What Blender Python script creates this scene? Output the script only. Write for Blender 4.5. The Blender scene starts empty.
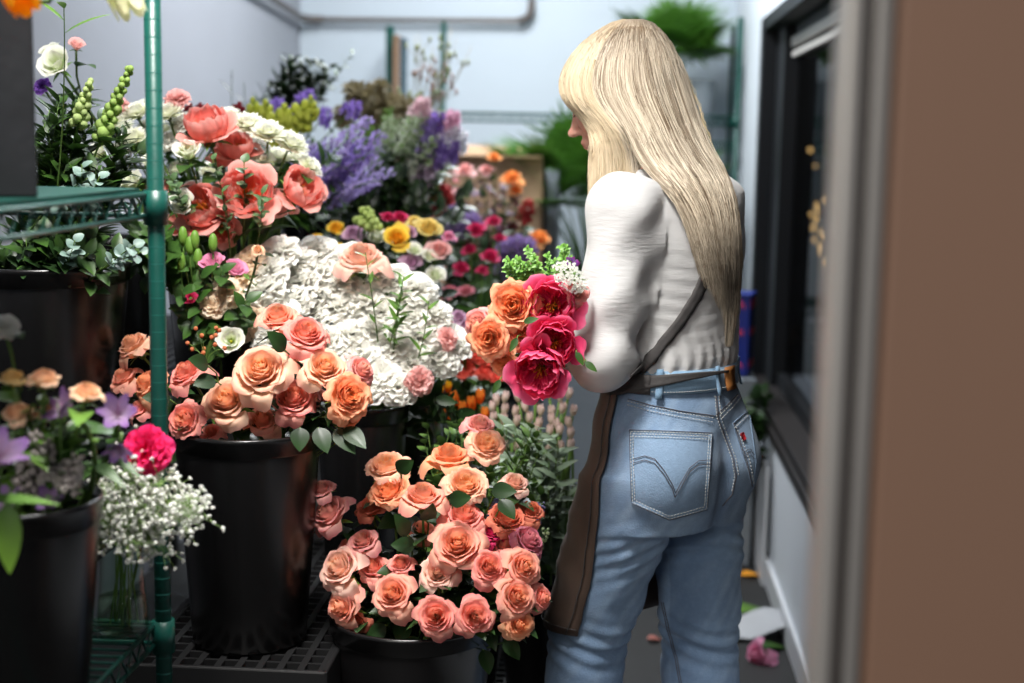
import bpy, bmesh, math, random
import numpy as np
from mathutils import Vector, Matrix
from mathutils.bvhtree import BVHTree

S = bpy.context.scene
COL = S.collection
PI = math.pi

# ------------------------------------------------------------------ camera
FPX, CH = 1422.0, 1.45
yaw, pit, rol = math.radians(4.0), math.radians(8.1), math.radians(1.0)
FW = np.array([-math.sin(yaw) * math.cos(pit), math.cos(yaw) * math.cos(pit), -math.sin(pit)])
_r0 = np.array([math.cos(yaw), math.sin(yaw), 0.0])
_u0 = np.cross(_r0, FW)
RT = _r0 * math.cos(rol) + _u0 * math.sin(rol)
UP = np.cross(RT, FW)
CAM = np.array([0, 0, CH])
cd = bpy.data.cameras.new('camera')
cam = bpy.data.objects.new('camera', cd)
COL.objects.link(cam)
cd.sensor_width = 36.0
cd.lens = 50.0
cd.clip_start = 0.05
cam.matrix_world = Matrix(((RT[0], UP[0], -FW[0], CAM[0]), (RT[1], UP[1], -FW[1], CAM[1]),
                           (RT[2], UP[2], -FW[2], CAM[2]), (0, 0, 0, 1)))
cd.dof.use_dof = True
cd.dof.focus_distance = 2.46
cd.dof.aperture_fstop = 2.3
cd.dof.aperture_blades = 0
S.camera = cam

# ------------------------------------------------------------------ light and exposure
S.view_settings.view_transform = 'Standard'
S.view_settings.look = 'None'
S.view_settings.exposure = 0.0
S.view_settings.gamma = 1.0
S.view_settings.use_curve_mapping = False
W = bpy.data.worlds.new('world')
S.world = W
W.use_nodes = True
W.node_tree.nodes['Background'].inputs[0].default_value = (0.78, 0.86, 1.0, 1)
W.node_tree.nodes['Background'].inputs[1].default_value = 0.16


def area(name, loc, rot, sx, sy, power, col=(1, 1, 1)):
    l = bpy.data.lights.new(name, 'AREA')
    l.shape = 'RECTANGLE'
    l.size, l.size_y, l.energy, l.color = sx, sy, power, col
    o = bpy.data.objects.new(name, l)
    o.location = loc
    o.rotation_euler = rot
    COL.objects.link(o)
    return o


# the cooler's ceiling lamps, and the shop's lamp and window light behind the photographer
area('ceiling_lamp_light', (-0.50, 1.70, 2.94), (math.radians(20), 0, 0), 0.45, 0.9, 47, (1.0, 0.975, 0.94)).data.spread = math.radians(95)
area('ceiling_lamp_light', (-0.45, 5.0, 2.94), (0, 0, 0), 0.3, 1.6, 92, (0.93, 0.97, 1.0))
area('shop_window_light', (-1.3, -1.2, 2.3), (math.radians(62), 0, math.radians(-25)), 1.6, 1.2, 46, (1.0, 0.96, 0.9))


# ------------------------------------------------------------------ helpers
def at(px, py, Y):
    d = FW * FPX + RT * (px - 512) + UP * (341.5 - py)
    return CAM + d * (Y / d[1])


def nrm(v):
    v = np.asarray(v, float)
    return v / (np.linalg.norm(v) + 1e-9)


def lin(c):
    """sRGB 0..255 triple to linear"""
    return tuple(((x / 255) / 12.92 if x / 255 <= 0.04045 else ((x / 255 + 0.055) / 1.055) ** 2.4) for x in c)


def mat(name, col=(0.5, 0.5, 0.5), rough=0.5, metal=0.0, attr=False, noise=0.0, nscale=20, bump=0.0, bscale=60,
        trans=0.0, spec=0.5, sheen=0.0, stretch=None, col2=None):
    m = bpy.data.materials.new(name)
    m.use_nodes = True
    N, L = m.node_tree.nodes, m.node_tree.links
    b = N['Principled BSDF']
    out = N['Material Output']
    b.inputs['Roughness'].default_value = rough
    b.inputs['Metallic'].default_value = metal
    b.inputs['Specular IOR Level'].default_value = spec
    if sheen:
        b.inputs['Sheen Weight'].default_value = sheen
    src = None
    if attr:
        a = N.new('ShaderNodeAttribute')
        a.attribute_name = 'Col'
        src = a.outputs['Color']
    tc = N.new('ShaderNodeTexCoord')
    co = tc.outputs['Object']
    if stretch:
        mp = N.new('ShaderNodeMapping')
        mp.inputs['Scale'].default_value = stretch
        L.new(co, mp.inputs['Vector'])
        co = mp.outputs['Vector']
    if noise or col2:
        nz = N.new('ShaderNodeTexNoise')
        nz.inputs['Scale'].default_value = nscale
        nz.inputs['Detail'].default_value = 5
        L.new(co, nz.inputs['Vector'])
        mx = N.new('ShaderNodeMix')
        mx.data_type = 'RGBA'
        L.new(nz.outputs['Fac'], mx.inputs[0])
        if col2:
            mx.inputs[6].default_value = (*col, 1)
            mx.inputs[7].default_value = (*col2, 1)
            src = mx.outputs[2]
        elif src is None:
            mx.inputs[6].default_value = (*[c * (1 - noise) for c in col], 1)
            mx.inputs[7].default_value = (*[min(1, c * (1 + noise)) for c in col], 1)
            src = mx.outputs[2]
        else:
            mx.blend_type = 'MULTIPLY'
            mx.inputs[0].default_value = 1.0
            rm = N.new('ShaderNodeMapRange')
            rm.inputs[3].default_value = 1 - noise
            rm.inputs[4].default_value = 1 + noise
            L.new(nz.outputs['Fac'], rm.inputs[0])
            L.new(src, mx.inputs[6])
            L.new(rm.outputs[0], mx.inputs[7])
            src = mx.outputs[2]
    if src is None:
        b.inputs['Base Color'].default_value = (*col, 1)
    else:
        L.new(src, b.inputs['Base Color'])
    if bump:
        n2 = N.new('ShaderNodeTexNoise')
        n2.inputs['Scale'].default_value = bscale
        n2.inputs['Detail'].default_value = 4
        L.new(co, n2.inputs['Vector'])
        bp = N.new('ShaderNodeBump')
        bp.inputs['Strength'].default_value = bump
        bp.inputs['Distance'].default_value = 0.002
        L.new(n2.outputs['Fac'], bp.inputs['Height'])
        L.new(bp.outputs[0], b.inputs['Normal'])
    if trans:
        t = N.new('ShaderNodeBsdfTranslucent')
        if src is None:
            t.inputs[0].default_value = (*col, 1)
        else:
            L.new(src, t.inputs[0])
        ms = N.new('ShaderNodeMixShader')
        ms.inputs[0].default_value = trans
        L.new(b.outputs[0], ms.inputs[1])
        L.new(t.outputs[0], ms.inputs[2])
        L.new(ms.outputs[0], out.inputs[0])
    return m


def glassmat(name, col=(1, 1, 1), rough=0.0, ior=1.5):
    m = bpy.data.materials.new(name)
    m.use_nodes = True
    N, L = m.node_tree.nodes, m.node_tree.links
    g = N.new('ShaderNodeBsdfGlossy')
    g.inputs['Roughness'].default_value = rough
    t = N.new('ShaderNodeBsdfTransparent')
    t.inputs[0].default_value = (*col, 1)
    fr = N.new('ShaderNodeFresnel')
    fr.inputs[0].default_value = ior
    ms = N.new('ShaderNodeMixShader')
    ge = N.new('ShaderNodeNewGeometry')      # the reflection is taken once, on the outer face of the pane
    iv = N.new('ShaderNodeMath')
    iv.operation = 'SUBTRACT'
    iv.inputs[0].default_value = 1.0
    L.new(ge.outputs['Backfacing'], iv.inputs[1])
    ml = N.new('ShaderNodeMath')
    ml.operation = 'MULTIPLY'
    L.new(fr.outputs[0], ml.inputs[0])
    L.new(iv.outputs[0], ml.inputs[1])
    L.new(ml.outputs[0], ms.inputs[0])
    L.new(t.outputs[0], ms.inputs[1])
    L.new(g.outputs[0], ms.inputs[2])
    L.new(ms.outputs[0], N['Material Output'].inputs[0])
    return m


M = {}
M['petal'] = mat('petal', attr=True, rough=0.6, trans=0.42, spec=0.25)
M['leaf'] = mat('leaf', attr=True, rough=0.42, trans=0.15, spec=0.4, noise=0.25, nscale=60)
M['stem'] = mat('stem', attr=True, rough=0.5, spec=0.3)
M['black'] = mat('black_plastic', (0.006, 0.0057, 0.006), 0.27, noise=0.4, nscale=6, spec=0.5, bump=0.25, bscale=14)
M['black_matte'] = mat('black_matte_plastic', (0.006, 0.006, 0.0065), 0.5, noise=0.3)
M['green'] = mat('green_epoxy', (0.003, 0.062, 0.047), 0.38, noise=0.25, nscale=40, bump=0.15, bscale=150)
M['groove'] = mat('groove', (0.02, 0.14, 0.115), 0.5)
M['wall'] = mat('wall_paint', (0.60, 0.67, 0.73), 0.55, noise=0.04, nscale=3, bump=0.2, bscale=30)
M['wall2'] = mat('wall_paint_white', (0.68, 0.72, 0.77), 0.5, noise=0.03, nscale=3)
M['wallleft'] = mat('wall_paint_left_shade', (0.31, 0.32, 0.355), 0.55, noise=0.06, nscale=2.5, bump=0.3, bscale=25)  # left wall's weaker, oblique light is put into a darker grey
M['floor'] = mat('floor_concrete', (0.008, 0.0078, 0.008), 0.65, noise=0.5, nscale=9, bump=0.3, bscale=40)
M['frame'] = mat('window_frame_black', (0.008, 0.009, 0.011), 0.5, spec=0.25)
M['sill'] = mat('dark_sill', (0.02, 0.017, 0.017), 0.45, noise=0.5, nscale=25)
M['alu'] = mat('brushed_metal', (0.52, 0.49, 0.455), 0.45, metal=0.4, noise=0.08, nscale=8)
M['bronze'] = mat('dark_bronze_metal', (0.10, 0.075, 0.06), 0.5, metal=0.2)
M['tan'] = mat('tan_door_paint', (0.31, 0.178, 0.118), 0.6, noise=0.1, nscale=4, stretch=(1, 1, 0.15))
M['pipe'] = mat('pipe_metal', (0.13, 0.11, 0.10), 0.4, metal=0.3)
M['zinc'] = mat('weathered_zinc', (0.022, 0.023, 0.027), 0.55, metal=0.3, noise=0.5, nscale=14, bump=0.3, bscale=60)
M['card'] = mat('cardboard', (0.52, 0.33, 0.20), 0.8, noise=0.08)
M['white'] = mat('white_plastic', (0.62, 0.64, 0.67), 0.4, noise=0.05)
M['grey'] = mat('grey_plastic', (0.22, 0.25, 0.28), 0.4, noise=0.1)
M['paper'] = mat('white_paper', (0.38, 0.39, 0.41), 0.7)
M['blue'] = mat('blue_print', (0.01, 0.025, 0.22), 0.4)
M['pinkprint'] = mat('pink_print', (0.75, 0.06, 0.13), 0.4)
M['glass'] = glassmat('clear_glass', (0.90, 0.96, 0.93))
M['water'] = glassmat('water', (0.80, 0.88, 0.74))
M['winglass'] = glassmat('dark_window_glass', (0.75, 0.78, 0.80), 0.03, 1.12)
M['bulb'] = mat('glint_bulb_glow', (0.9, 0.6, 0.25), 0.4)  # glow of the added bulbs that imitate window reflections
M['bulb'].node_tree.nodes['Principled BSDF'].inputs['Emission Color'].default_value = (1.0, 0.58, 0.2, 1)
M['bulb'].node_tree.nodes['Principled BSDF'].inputs['Emission Strength'].default_value = 1.6
M['gold'] = mat('brass_glow', (0.55, 0.36, 0.14), 0.3, metal=0.8)


class MB:
    def __init__(s):
        s.v, s.f, s.c, s.m = [], [], [], []
        s.n = 0

    def add(s, v, f, c=None, mi=0):
        v = np.asarray(v, float)
        s.v.append(v)
        s.f += [tuple(i + s.n for i in q) for q in f]
        s.m += [mi] * len(f)
        if c is None:
            c = np.tile((0.5, 0.5, 0.5), (len(v), 1))
        c = np.asarray(c, float)
        if c.ndim == 1:
            c = np.tile(c, (len(v), 1))
        s.c.append(c)
        s.n += len(v)

    def box(s, a, b, mi=0, c=None):
        x0, y0, z0 = a
        x1, y1, z1 = b
        v = [(x0, y0, z0), (x1, y0, z0), (x1, y1, z0), (x0, y1, z0), (x0, y0, z1), (x1, y0, z1), (x1, y1, z1), (x0, y1, z1)]
        s.add(v, [(0, 3, 2, 1), (4, 5, 6, 7), (0, 1, 5, 4), (1, 2, 6, 5), (2, 3, 7, 6), (3, 0, 4, 7)], c, mi)

    def tube(s, pts, r, n=6, c=None, mi=0, cap=True):
        p = np.asarray(pts, float)
        k = len(p)
        r = np.broadcast_to(np.asarray(r, float), (k,))
        t = np.gradient(p, axis=0)
        t /= np.linalg.norm(t, axis=1)[:, None] + 1e-9
        ref = np.array([0, 0, 1.0]) if abs(t[0][2]) < 0.9 else np.array([1.0, 0, 0])
        a = np.cross(t, ref)
        a /= np.linalg.norm(a, axis=1)[:, None] + 1e-9
        b = np.cross(t, a)
        th = np.linspace(0, 2 * PI, n, endpoint=False)
        ring = a[:, None, :] * np.cos(th)[None, :, None] + b[:, None, :] * np.sin(th)[None, :, None]
        v = (p[:, None, :] + ring * r[:, None, None]).reshape(-1, 3)
        f = [(i * n + j, i * n + (j + 1) % n, (i + 1) * n + (j + 1) % n, (i + 1) * n + j) for i in range(k - 1) for j in range(n)]
        if cap:
            f += [tuple(range(n - 1, -1, -1)), tuple((k - 1) * n + j for j in range(n))]
        if c is not None:
            c = np.asarray(c, float)
            if c.ndim == 2 and len(c) == k:
                c = np.repeat(c, n, axis=0)
        s.add(v, f, c, mi)

    def lathe(s, prof, n=32, o=(0, 0, 0), c=None, mi=0):
        k = len(prof)
        th = np.linspace(0, 2 * PI, n, endpoint=False)
        v = []
        for r, z in prof:
            v += [(o[0] + r * math.cos(t), o[1] + r * math.sin(t), o[2] + z) for t in th]
        f = [(i * n + j, i * n + (j + 1) % n, (i + 1) * n + (j + 1) % n, (i + 1) * n + j) for i in range(k - 1) for j in range(n)]
        s.add(v, f, c, mi)

    def sphere(s, o, r, n=8, k=5, c=None, mi=0):
        rr = np.broadcast_to(np.asarray(r, float), (3,))
        v = [(o[0], o[1], o[2] - rr[2])]
        for i in range(1, k):
            ph = -PI / 2 + PI * i / k
            for j in range(n):
                t = 2 * PI * j / n
                v.append((o[0] + rr[0] * math.cos(ph) * math.cos(t), o[1] + rr[1] * math.cos(ph) * math.sin(t), o[2] + rr[2] * math.sin(ph)))
        v.append((o[0], o[1], o[2] + rr[2]))
        f = [(0, 1 + (j + 1) % n, 1 + j) for j in range(n)]
        for i in range(k - 2):
            f += [(1 + i * n + j, 1 + i * n + (j + 1) % n, 1 + (i + 1) * n + (j + 1) % n, 1 + (i + 1) * n + j) for j in range(n)]
        L = len(v) - 1
        f += [(L, 1 + (k - 2) * n + j, 1 + (k - 2) * n + (j + 1) % n) for j in range(n)]
        s.add(v, f, c, mi)

    def data(s, name, mats, smooth=True):
        me = bpy.data.meshes.new(name)
        v = np.concatenate(s.v) if s.v else np.zeros((0, 3))
        me.from_pydata(v.tolist(), [], s.f)
        c = np.concatenate(s.c) if s.c else np.zeros((0, 3))
        a = me.color_attributes.new('Col', 'FLOAT_COLOR', 'POINT')
        a.data.foreach_set('color', np.concatenate([c, np.ones((len(c), 1))], axis=1).ravel())
        for m in (mats if isinstance(mats, (list, tuple)) else [mats]):
            me.materials.append(M[m] if isinstance(m, str) else m)
        me.polygons.foreach_set('material_index', s.m)
        me.polygons.foreach_set('use_smooth', [smooth] * len(s.f))
        me.update()
        return me

    def build(s, name, mats, parent=None, smooth=True, origin=None, bevel=0):
        if origin is not None:
            for a in s.v:
                a -= np.asarray(origin, float)
        o = bpy.data.objects.new(name, s.data(name, mats, smooth))
        COL.objects.link(o)
        if parent is not None:
            o.parent = parent
        elif origin is not None:
            o.location = origin
        if bevel:
            b = o.modifiers.new('bevel', 'BEVEL')
            b.width = bevel
            b.segments = 2
            b.limit_method = 'ANGLE'
        return o


def tag(o, label=None, cat=None, group=None, kind=None):
    if label:
        o['label'] = label
    if cat:
        o['category'] = cat
    if group:
        o['group'] = group
    if kind:
        o['kind'] = kind
    return o


def empty(name, loc=(0, 0, 0), label=None, cat=None, group=None):
    o = bpy.data.objects.new(name, None)
    o.empty_display_size = 0.05
    o.location = loc
    COL.objects.link(o)
    return tag(o, label, cat, group)


def link(name, data, parent=None, mtx=None):
    o = bpy.data.objects.new(name, data)
    COL.objects.link(o)
    if parent is not None:
        o.parent = parent
    if mtx is not None:
        o.matrix_local = mtx
    return o


def frame_z(d, roll=0.0):
    z = nrm(d)
    x = nrm(np.cross((0, 0, 1) if abs(z[2]) < 0.95 else (0, 1, 0), z))
    y = np.cross(z, x)
    c, s = math.cos(roll), math.sin(roll)
    return c * x + s * y, -s * x + c * y, z


def mtx(loc, d, sc=1.0, roll=0.0):
    x, y, z = frame_z(d, roll)
    return Matrix(((x[0] * sc, y[0] * sc, z[0] * sc, loc[0]), (x[1] * sc, y[1] * sc, z[1] * sc, loc[1]),
                   (x[2] * sc, y[2] * sc, z[2] * sc, loc[2]), (0, 0, 0, 1)))


def bez(a, b, c, n=8):
    t = np.linspace(0, 1, n)[:, None]
    a, b, c = map(np.asarray, (a, b, c))
    return (1 - t) ** 2 * a + 2 * t * (1 - t) * b + t * t * c


# ------------------------------------------------------------------ the setting
XL, XR, YB, ZC = -1.52, 0.545, 6.85, 3.0


def struct(name, m, boxes, bevel=0):
    b = MB()
    for q in boxes:
        b.box(*q)
    o = b.build(name, m, smooth=False, bevel=bevel)
    tag(o, kind='structure')
    return o


struct('floor', 'floor', [((-4, -2.5, -0.1), (4, 7.0, 0))])
struct('ceiling', 'wall2', [((XL - .1, 1.0, ZC), (1.6, 7.0, ZC + .1))])
struct('wall_left', 'wallleft', [((XL - .1, -0.2, 0), (XL, 7.0, ZC))])
struct('wall_back', 'wall', [((XL, YB, 0), (XR + .1, YB + .1, ZC))])
WY0, WY1, WZ0, WZ1 = 1.5, 5.6, 0.56, 1.92
struct('wall_right', 'wall2', [((XR, 1.04, 0), (XR + .12, YB, WZ0 - .07)), ((XR, 1.04, WZ1), (XR + .12, YB, ZC)),
                               ((XR, WY1, WZ0 - .07), (XR + .12, YB, WZ1)), ((XR, 1.04, WZ0 - .07), (XR + .12, WY0, WZ1))])
struct('baseboard_right', 'white', [((XR - .014, 1.05, 0), (XR, YB, .09))], 0.004)
struct('baseboard_back', 'white', [((XL, YB - .014, 0), (XR - .014, YB, .09))], 0.004)
w = struct('window_1', 'frame', [((XR + .11, WY0, WZ0 - .07), (XR + .16, WY1, WZ0 - .01)), ((XR + .11, WY0, WZ1 - .04), (XR + .16, WY1, WZ1))])
# added dark box behind the window, keeps the world light out
struct('window_dark_box', 'frame', [((2.4, 1.2, 0), (2.5, 9.0, 3.0)), ((XR + .13, 9.0, 0), (2.5, 9.1, 3.0)), ((XR + .13, 1.13, 0), (2.5, 1.2, 3.0)), ((XR + .13, 1.13, 3.0), (2.5, 9.1, 3.1)), ((XR + .12, YB, 0), (XR + .2, 9.0, 3.0))])
b = MB()
b.box((XR - .004, WY1 - .09, WZ0), (XR + .11, WY1, WZ1))
b.box((XR - .004, WY0, WZ1 - .05), (XR + .11, WY1, WZ1))
b.box((XR + .05, WY1 - .34, WZ0), (XR + .11, WY1 - .09, WZ1 - .05))
b.box((XR - .004, WY0, WZ0), (XR + .11, WY0 + .08, WZ1))
b.build('window_frame', 'frame', w, False, bevel=.004)
b = MB()
b.box((XR + .085, WY0, WZ1 - .16), (XR + .105, WY1 - .34, WZ1 - .05))
b.box((XR + .07, WY0, WZ1 - .125), (XR + .09, WY1 - .36, WZ1 - .095), 1)
b.box((XR + .07, WY0, WZ1 - .165), (XR + .09, WY1 - .40, WZ1 - .145), 1)
b.box((XR + .075, WY0, WZ0 + .0), (XR + .11, WY1 - .34, WZ0 + .05))
b.build('window_rail', ['frame', 'alu'], w, False)
b = MB()
b.box((XR + .10, WY0 + .08, WZ0 + .03), (XR + .109, WY1 - .34, WZ1 - .1))
b.build('window_pane', 'winglass', w, False)
b = MB()
b.box((XR - .014, WY0, WZ0 - .075), (XR + .11, WY1 + .0, WZ0 - .035))
b.box((XR - .008, WY0, WZ0 - .04), (XR + .11, WY1, WZ0))
b.box((XR - .018, WY0, WZ0 - .04), (XR - .011, WY1, WZ0 - .033))
b.build('window_sill', 'sill', w, False, bevel=.003)

# open doorway at the photographer's side: metal jamb and the tan door panel folded back
struct('trim_1', 'alu', [((.150, .98, 0), (.163, 1.03, ZC)), ((.172, 1.0, 0), (.185, 1.03, ZC))], .004)
struct('trim_2', 'bronze', [((.162, 1.00, 0), (.174, 1.02, ZC)), ((.183, 1.01, 0), (.195, 1.03, ZC))], .002)
d = struct('door_1', 'tan', [((.189, 1.00, 0.01), (1.15, 1.045, ZC))], .003)
struct('wall_front', 'tan', [((1.12, 1.04, 0), (1.7, 1.12, ZC))])


def tubeobj(name, paths, r, m, label=None, cat=None, group=None, n=8, parent=None):
    b = MB()
    for p in paths:
        b.tube(p, r, n)
    o = b.build(name, m, parent)
    return tag(o, label, cat, group)


# conduit across the back wall
p = [(-.411, YB - .05, ZC), (-.411, YB - .05, 2.05), (-.425, YB - .05, 2.015), (-.46, YB - .05, 2.0), (-1.44, YB - .05, 1.995),
     (-1.475, YB - .07, 1.995), (-1.48, YB - .12, 1.995), (-1.48, 4.4, 2.12)]
o = tubeobj('conduit_pipe', [p], .0135, 'pipe', 'thin grey-brown metal pipe bent along the top of the back wall', 'pipe', n=10)
b = MB()
b.tube([(-.411, YB - .05, 2.09), (-.411, YB - .05, 2.05), (-.425, YB - .05, 2.015), (-.46, YB - .05, 2.0), (-.5, YB - .05, 2.0)], .019, 10)
b.build('pipe_elbow', 'pipe', o)
b = MB()
b.tube([(-1.40, YB - .05, 1.995), (-1.445, YB - .05, 1.995), (-1.478, YB - .075, 1.995), (-1.48, YB - .13, 1.995)], .019, 10)
b.build('pipe_elbow', 'pipe', o)


# ------------------------------------------------------------------ shelving, stands, buckets
def post(parent, x, y, z0, z1):
    b = MB()
    b.tube([(x, y, z0), (x, y, z1)], .0125, 20)
    z = z0 + .0127
    while z < z1:
        b.tube([(x, y, z - .0007), (x, y, z + .0007)], .01265, 20, mi=1, cap=False)
        z += .0254
    b.tube([(x, y, z1 - .001), (x, y, z1 + .008)], [.0125, .009], 16)
    o = b.build('post', ['green', 'groove'], parent)
    return o


def wire_shelf(parent, x0, x1, y0, y1, z, gap=.025, sleeves=True):
    """open wire deck: top rail, lower rail, zigzag truss between, cross wires"""
    b = MB()
    r = .0028
    for dz in (0, -.032):
        for (a, c) in (((x0, y0), (x1, y0)), ((x1, y0), (x1, y1)), ((x1, y1), (x0, y1)), ((x0, y1), (x0, y0))):
            b.tube([(a[0], a[1], z + dz), (c[0], c[1], z + dz)], r + .0008, 8)
    for (a, c) in (((x0, y0), (x1, y0)), ((x1, y0), (x1, y1)), ((x1, y1), (x0, y1)), ((x0, y1), (x0, y0))):
        a, c = np.array([*a, 0.]), np.array([*c, 0.])
        L = np.linalg.norm(c - a)
        k = max(2, int(L / .022))
        pts = [a + (c - a) * i / k + np.array([0, 0, z - (0.001 if i % 2 == 0 else .031)]) for i in range(k + 1)]
        b.tube(pts, .002, 5)
    n = int((y1 - y0) / gap)
    for i in range(1, n):
        y = y0 + (y1 - y0) * i / n
        b.tube([(x0, y, z + .003), (x1, y, z + .003)], .0022, 6)
    for k in range(1, 5):
        x = x0 + (x1 - x0) * k / 5
        b.tube([(x, y0, z - .002), (x, y1, z - .002)], .0028, 6)
    o = b.build('shelf', 'green', parent)
    if sleeves:
        for (x, y) in ((x0, y0), (x1, y0), (x1, y1), (x0, y1)):
            q = MB()
            sx = x + (.012 if x == x1 else -.012)
            q.lathe([(.0130, -.045), (.0175, -.045), (.0172, .006), (.0130, .006)], 18, (sx, y, z))
            q.build('sleeve', 'green', o)
    return o


PX, PY = -.677, 2.07
rack = empty('wire_rack', (0, 0, 0), 'green coated wire shelving rack with ringed post nearest the camera', 'shelf')
for (x, y) in ((PX, PY), (PX - .60, PY), (PX, PY - .95), (PX - .60, PY - .95)):
    post(rack, x, y, 0, 2.05)
wire_shelf(rack, PX - .588, PX - .012, PY - .95, PY, 1.36)
wire_shelf(rack, PX - .588, PX - .012, PY - .95, PY, .70)
# solid green mat lying on the upper shelf
b = MB()
b.box((PX - .58, PY - .94, 1.3655), (PX - .02, PY - .012, 1.369))
o = b.build('shelf_liner', 'green', None, False)
tag(o, 'dark green flat liner lying on the upper wire shelf', 'shelf liner')

BK = []


def bucket(x, y, z0, h, r, label, m='black', rimm=None, group=None, name='flower_bucket', lip=.028, taper=.78):
    b = MB()
    rb = r * taper
    b.lathe([(0.001, .004), (rb - .012, .004), (rb - .003, 0), (rb, .006), (r * .97, h - lip), (r * .97, h - .002), (r * .955, h), (r * .94, h - .01),
             (rb - .004, .012), (.001, .012)], 56)
    o = b.build(name, m)
    o.location = (x, y, z0)
    tag(o, label, 'bucket', group)
    q = MB()
    q.lathe([(r * .969, h - lip - .003), (r * .992, h - lip), (r * 1.0, h - .006), (r * 1.012, h - .003), (r * 1.01, h + .002), (r * .985, h + .004), (r * .955, h + .001)], 56)
    q.build('rim', rimm or m, o)
    BK.append((x, y, z0, h, r))
    w_ = MB()
    w_.lathe([(0.001, h * .62), (rb + (r - rb) * .6 - .006, h * .62)], 40)
    return o


def stand(name, x0, x1, y0, y1, z, label, slots=0.035, cat='display stand'):
    """black plastic display riser with a grid top, skirt and legs"""
    t = empty(name, ((x0 + x1) / 2, (y0 + y1) / 2, 0), label, cat)
    ox, oy = (x0 + x1) / 2, (y0 + y1) / 2
    b = MB()
    r = .006
    n = int(round((x1 - x0) / slots))
    for i in range(n + 1):
        x = x0 + (x1 - x0) * i / n
        b.box((x - r - ox, y0 - oy, z - .012), (x + r - ox, y1 - oy, z))
    k = int(round((y1 - y0) / slots))
    for i in range(k + 1):
        y = y0 + (y1 - y0) * i / k
        b.box((x0 - ox, y - r * .6 - oy, z - .012), (x1 - ox, y + r * .6 - oy, z - .001))
    b.build('grid_top', 'black_matte', t, False)
    b = MB()
    for (a, c) in (((x0 - .01, y0 - .012, z - .09), (x1 + .01, y0, z + .002)), ((x0 - .01, y1, z - .09), (x1 + .01, y1 + .012, z + .002)),
                   ((x0 - .012, y0 - .01, z - .09), (x0, y1 + .01, z + .002)), ((x1, y0 - .01, z - .09), (x1 + .012, y1 + .01, z + .002))):
        b.box((a[0] - ox, a[1] - oy, a[2]), (c[0] - ox, c[1] - oy, c[2]))
    b.build('skirt', 'black_matte', t, False, bevel=.003)
    for (x, y) in ((x0 + .03, y0 + .03), (x1 - .03, y0 + .03), (x0 + .03, y1 - .03), (x1 - .03, y1 - .03)):
        b = MB()
        b.box((x - .02 - ox, y - .02 - oy, 0), (x + .02 - ox, y + .02 - oy, z - .012))
        b.build('leg', 'black_matte', t, False, bevel=.003)
    return t


stand('display_stand', -.80, -.475, 2.285, 3.05, .55, 'black grid-topped stand under the tall black bucket of peach roses')
stand('display_stand', -1.49, -.83, 2.13, 3.2, .85, 'higher black stand against the grey wall, behind the wire rack')
stand('display_stand', -.50, -.17, 2.28, 2.75, .22, 'low black grid stand under the lowest rose bucket')
stand('display_stand', -.81, -.57, 3.08, 4.35, .50, 'black stand behind the white carnations')
stand('display_stand', -1.49, -.83, 3.25, 4.6, .85, 'long black stand under the purple and green bunches')
stand('display_stand', -.55, -.12, 3.0, 4.3, .16, 'low black stand under the tulips by the aisle')


# ------------------------------------------------------------------ flower builders
def grid_faces(nu, nv, off=0):
    return [(off + i * nv + j, off + i * nv + j + 1, off + (i + 1) * nv + j + 1, off + (i + 1) * nv + j) for i in range(nu - 1) for j in range(nv - 1)]


def mixc(a, b, t):
    a, b = np.asarray(a, float), np.asarray(b, float)
    t = np.clip(t, 0, 1)[..., None]
    return a * (1 - t) + b * t


def wrap_petal(b, rg, phi, R, Hh, w, flare, curl, cin, cout, edge, nu=9, nv=9, base=.10, cup=0.0, ruff=.02, z0=0.0, point=0.22, notch=0.0, wild=0.0, rip=3.0):
    """a petal wrapped round the flower's axis"""
    u = np.linspace(0, 1, nu)[:, None] * np.ones((1, nv))
    v = np.linspace(-1, 1, nv)[None, :] * np.ones((nu, 1))
    ue = u * (1 - point * np.abs(v) ** 2.6) - notch * u * np.exp(-(v / .18) ** 2)
    belly = np.sin(np.clip(ue, 0, 1) * PI * .5) ** .8
    rho = base + (R - base) * belly * (1 + cup * (ue - .55))
    lip = np.clip((ue - .62) / .38, 0, 1)
    rho = rho + flare * lip ** 1.6 * (.6 + .7 * np.abs(v) ** 1.5)
    z = z0 + Hh * ue - curl * lip ** 2.2 * (1 + .6 * np.abs(v))
    ww = w * (.42 + .58 * np.sin(np.clip(u * 1.25, 0, 1) * PI / 2))
    ph = rg.uniform(0, 6.28, 4)
    th = phi + v * ww
    rho = rho + ruff * ue ** 2 * (np.sin(rip * 2.1 * v + ph[0]) + .6 * np.sin(rip * 4.3 * v + ph[1])) + wild * .5 * ue * np.sin(2 * v + ph[2])
    z = z + ruff * ue ** 2 * (np.sin(rip * 1.9 * v + ph[2]) + .7 * np.sin(rip * 3.7 * v + ph[3]))
    x, y = rho * np.cos(th), rho * np.sin(th)
    t = np.clip(ue, 0, 1)
    c = mixc(cin, cout, t ** 1.2)
    c = mixc(np.zeros(3), c, np.ones(nu * nv).reshape(nu, nv))
    e = np.clip((ue - .84) / .16, 0, 1)
    c = c * (1 - e[..., None] * .75) + np.asarray(edge) * e[..., None] * .75
    c = c * (1 + .05 * np.sin(9 * v + ph[1]))[..., None]
    if wild:
        a = rg.uniform(-wild, wild)
        ca, sa = math.cos(a), math.sin(a)
        ax = np.array([-math.sin(phi), math.cos(phi), 0])
        p = np.stack([x, y, z], -1)
        p = p * ca + np.cross(ax, p) * sa + ax * (p @ ax)[..., None] * (1 - ca)
        x, y, z = p[..., 0], p[..., 1], p[..., 2]
    b.add(np.stack([x, y, z], -1).reshape(-1, 3), grid_faces(nu, nv), c.reshape(-1, 3))


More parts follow.
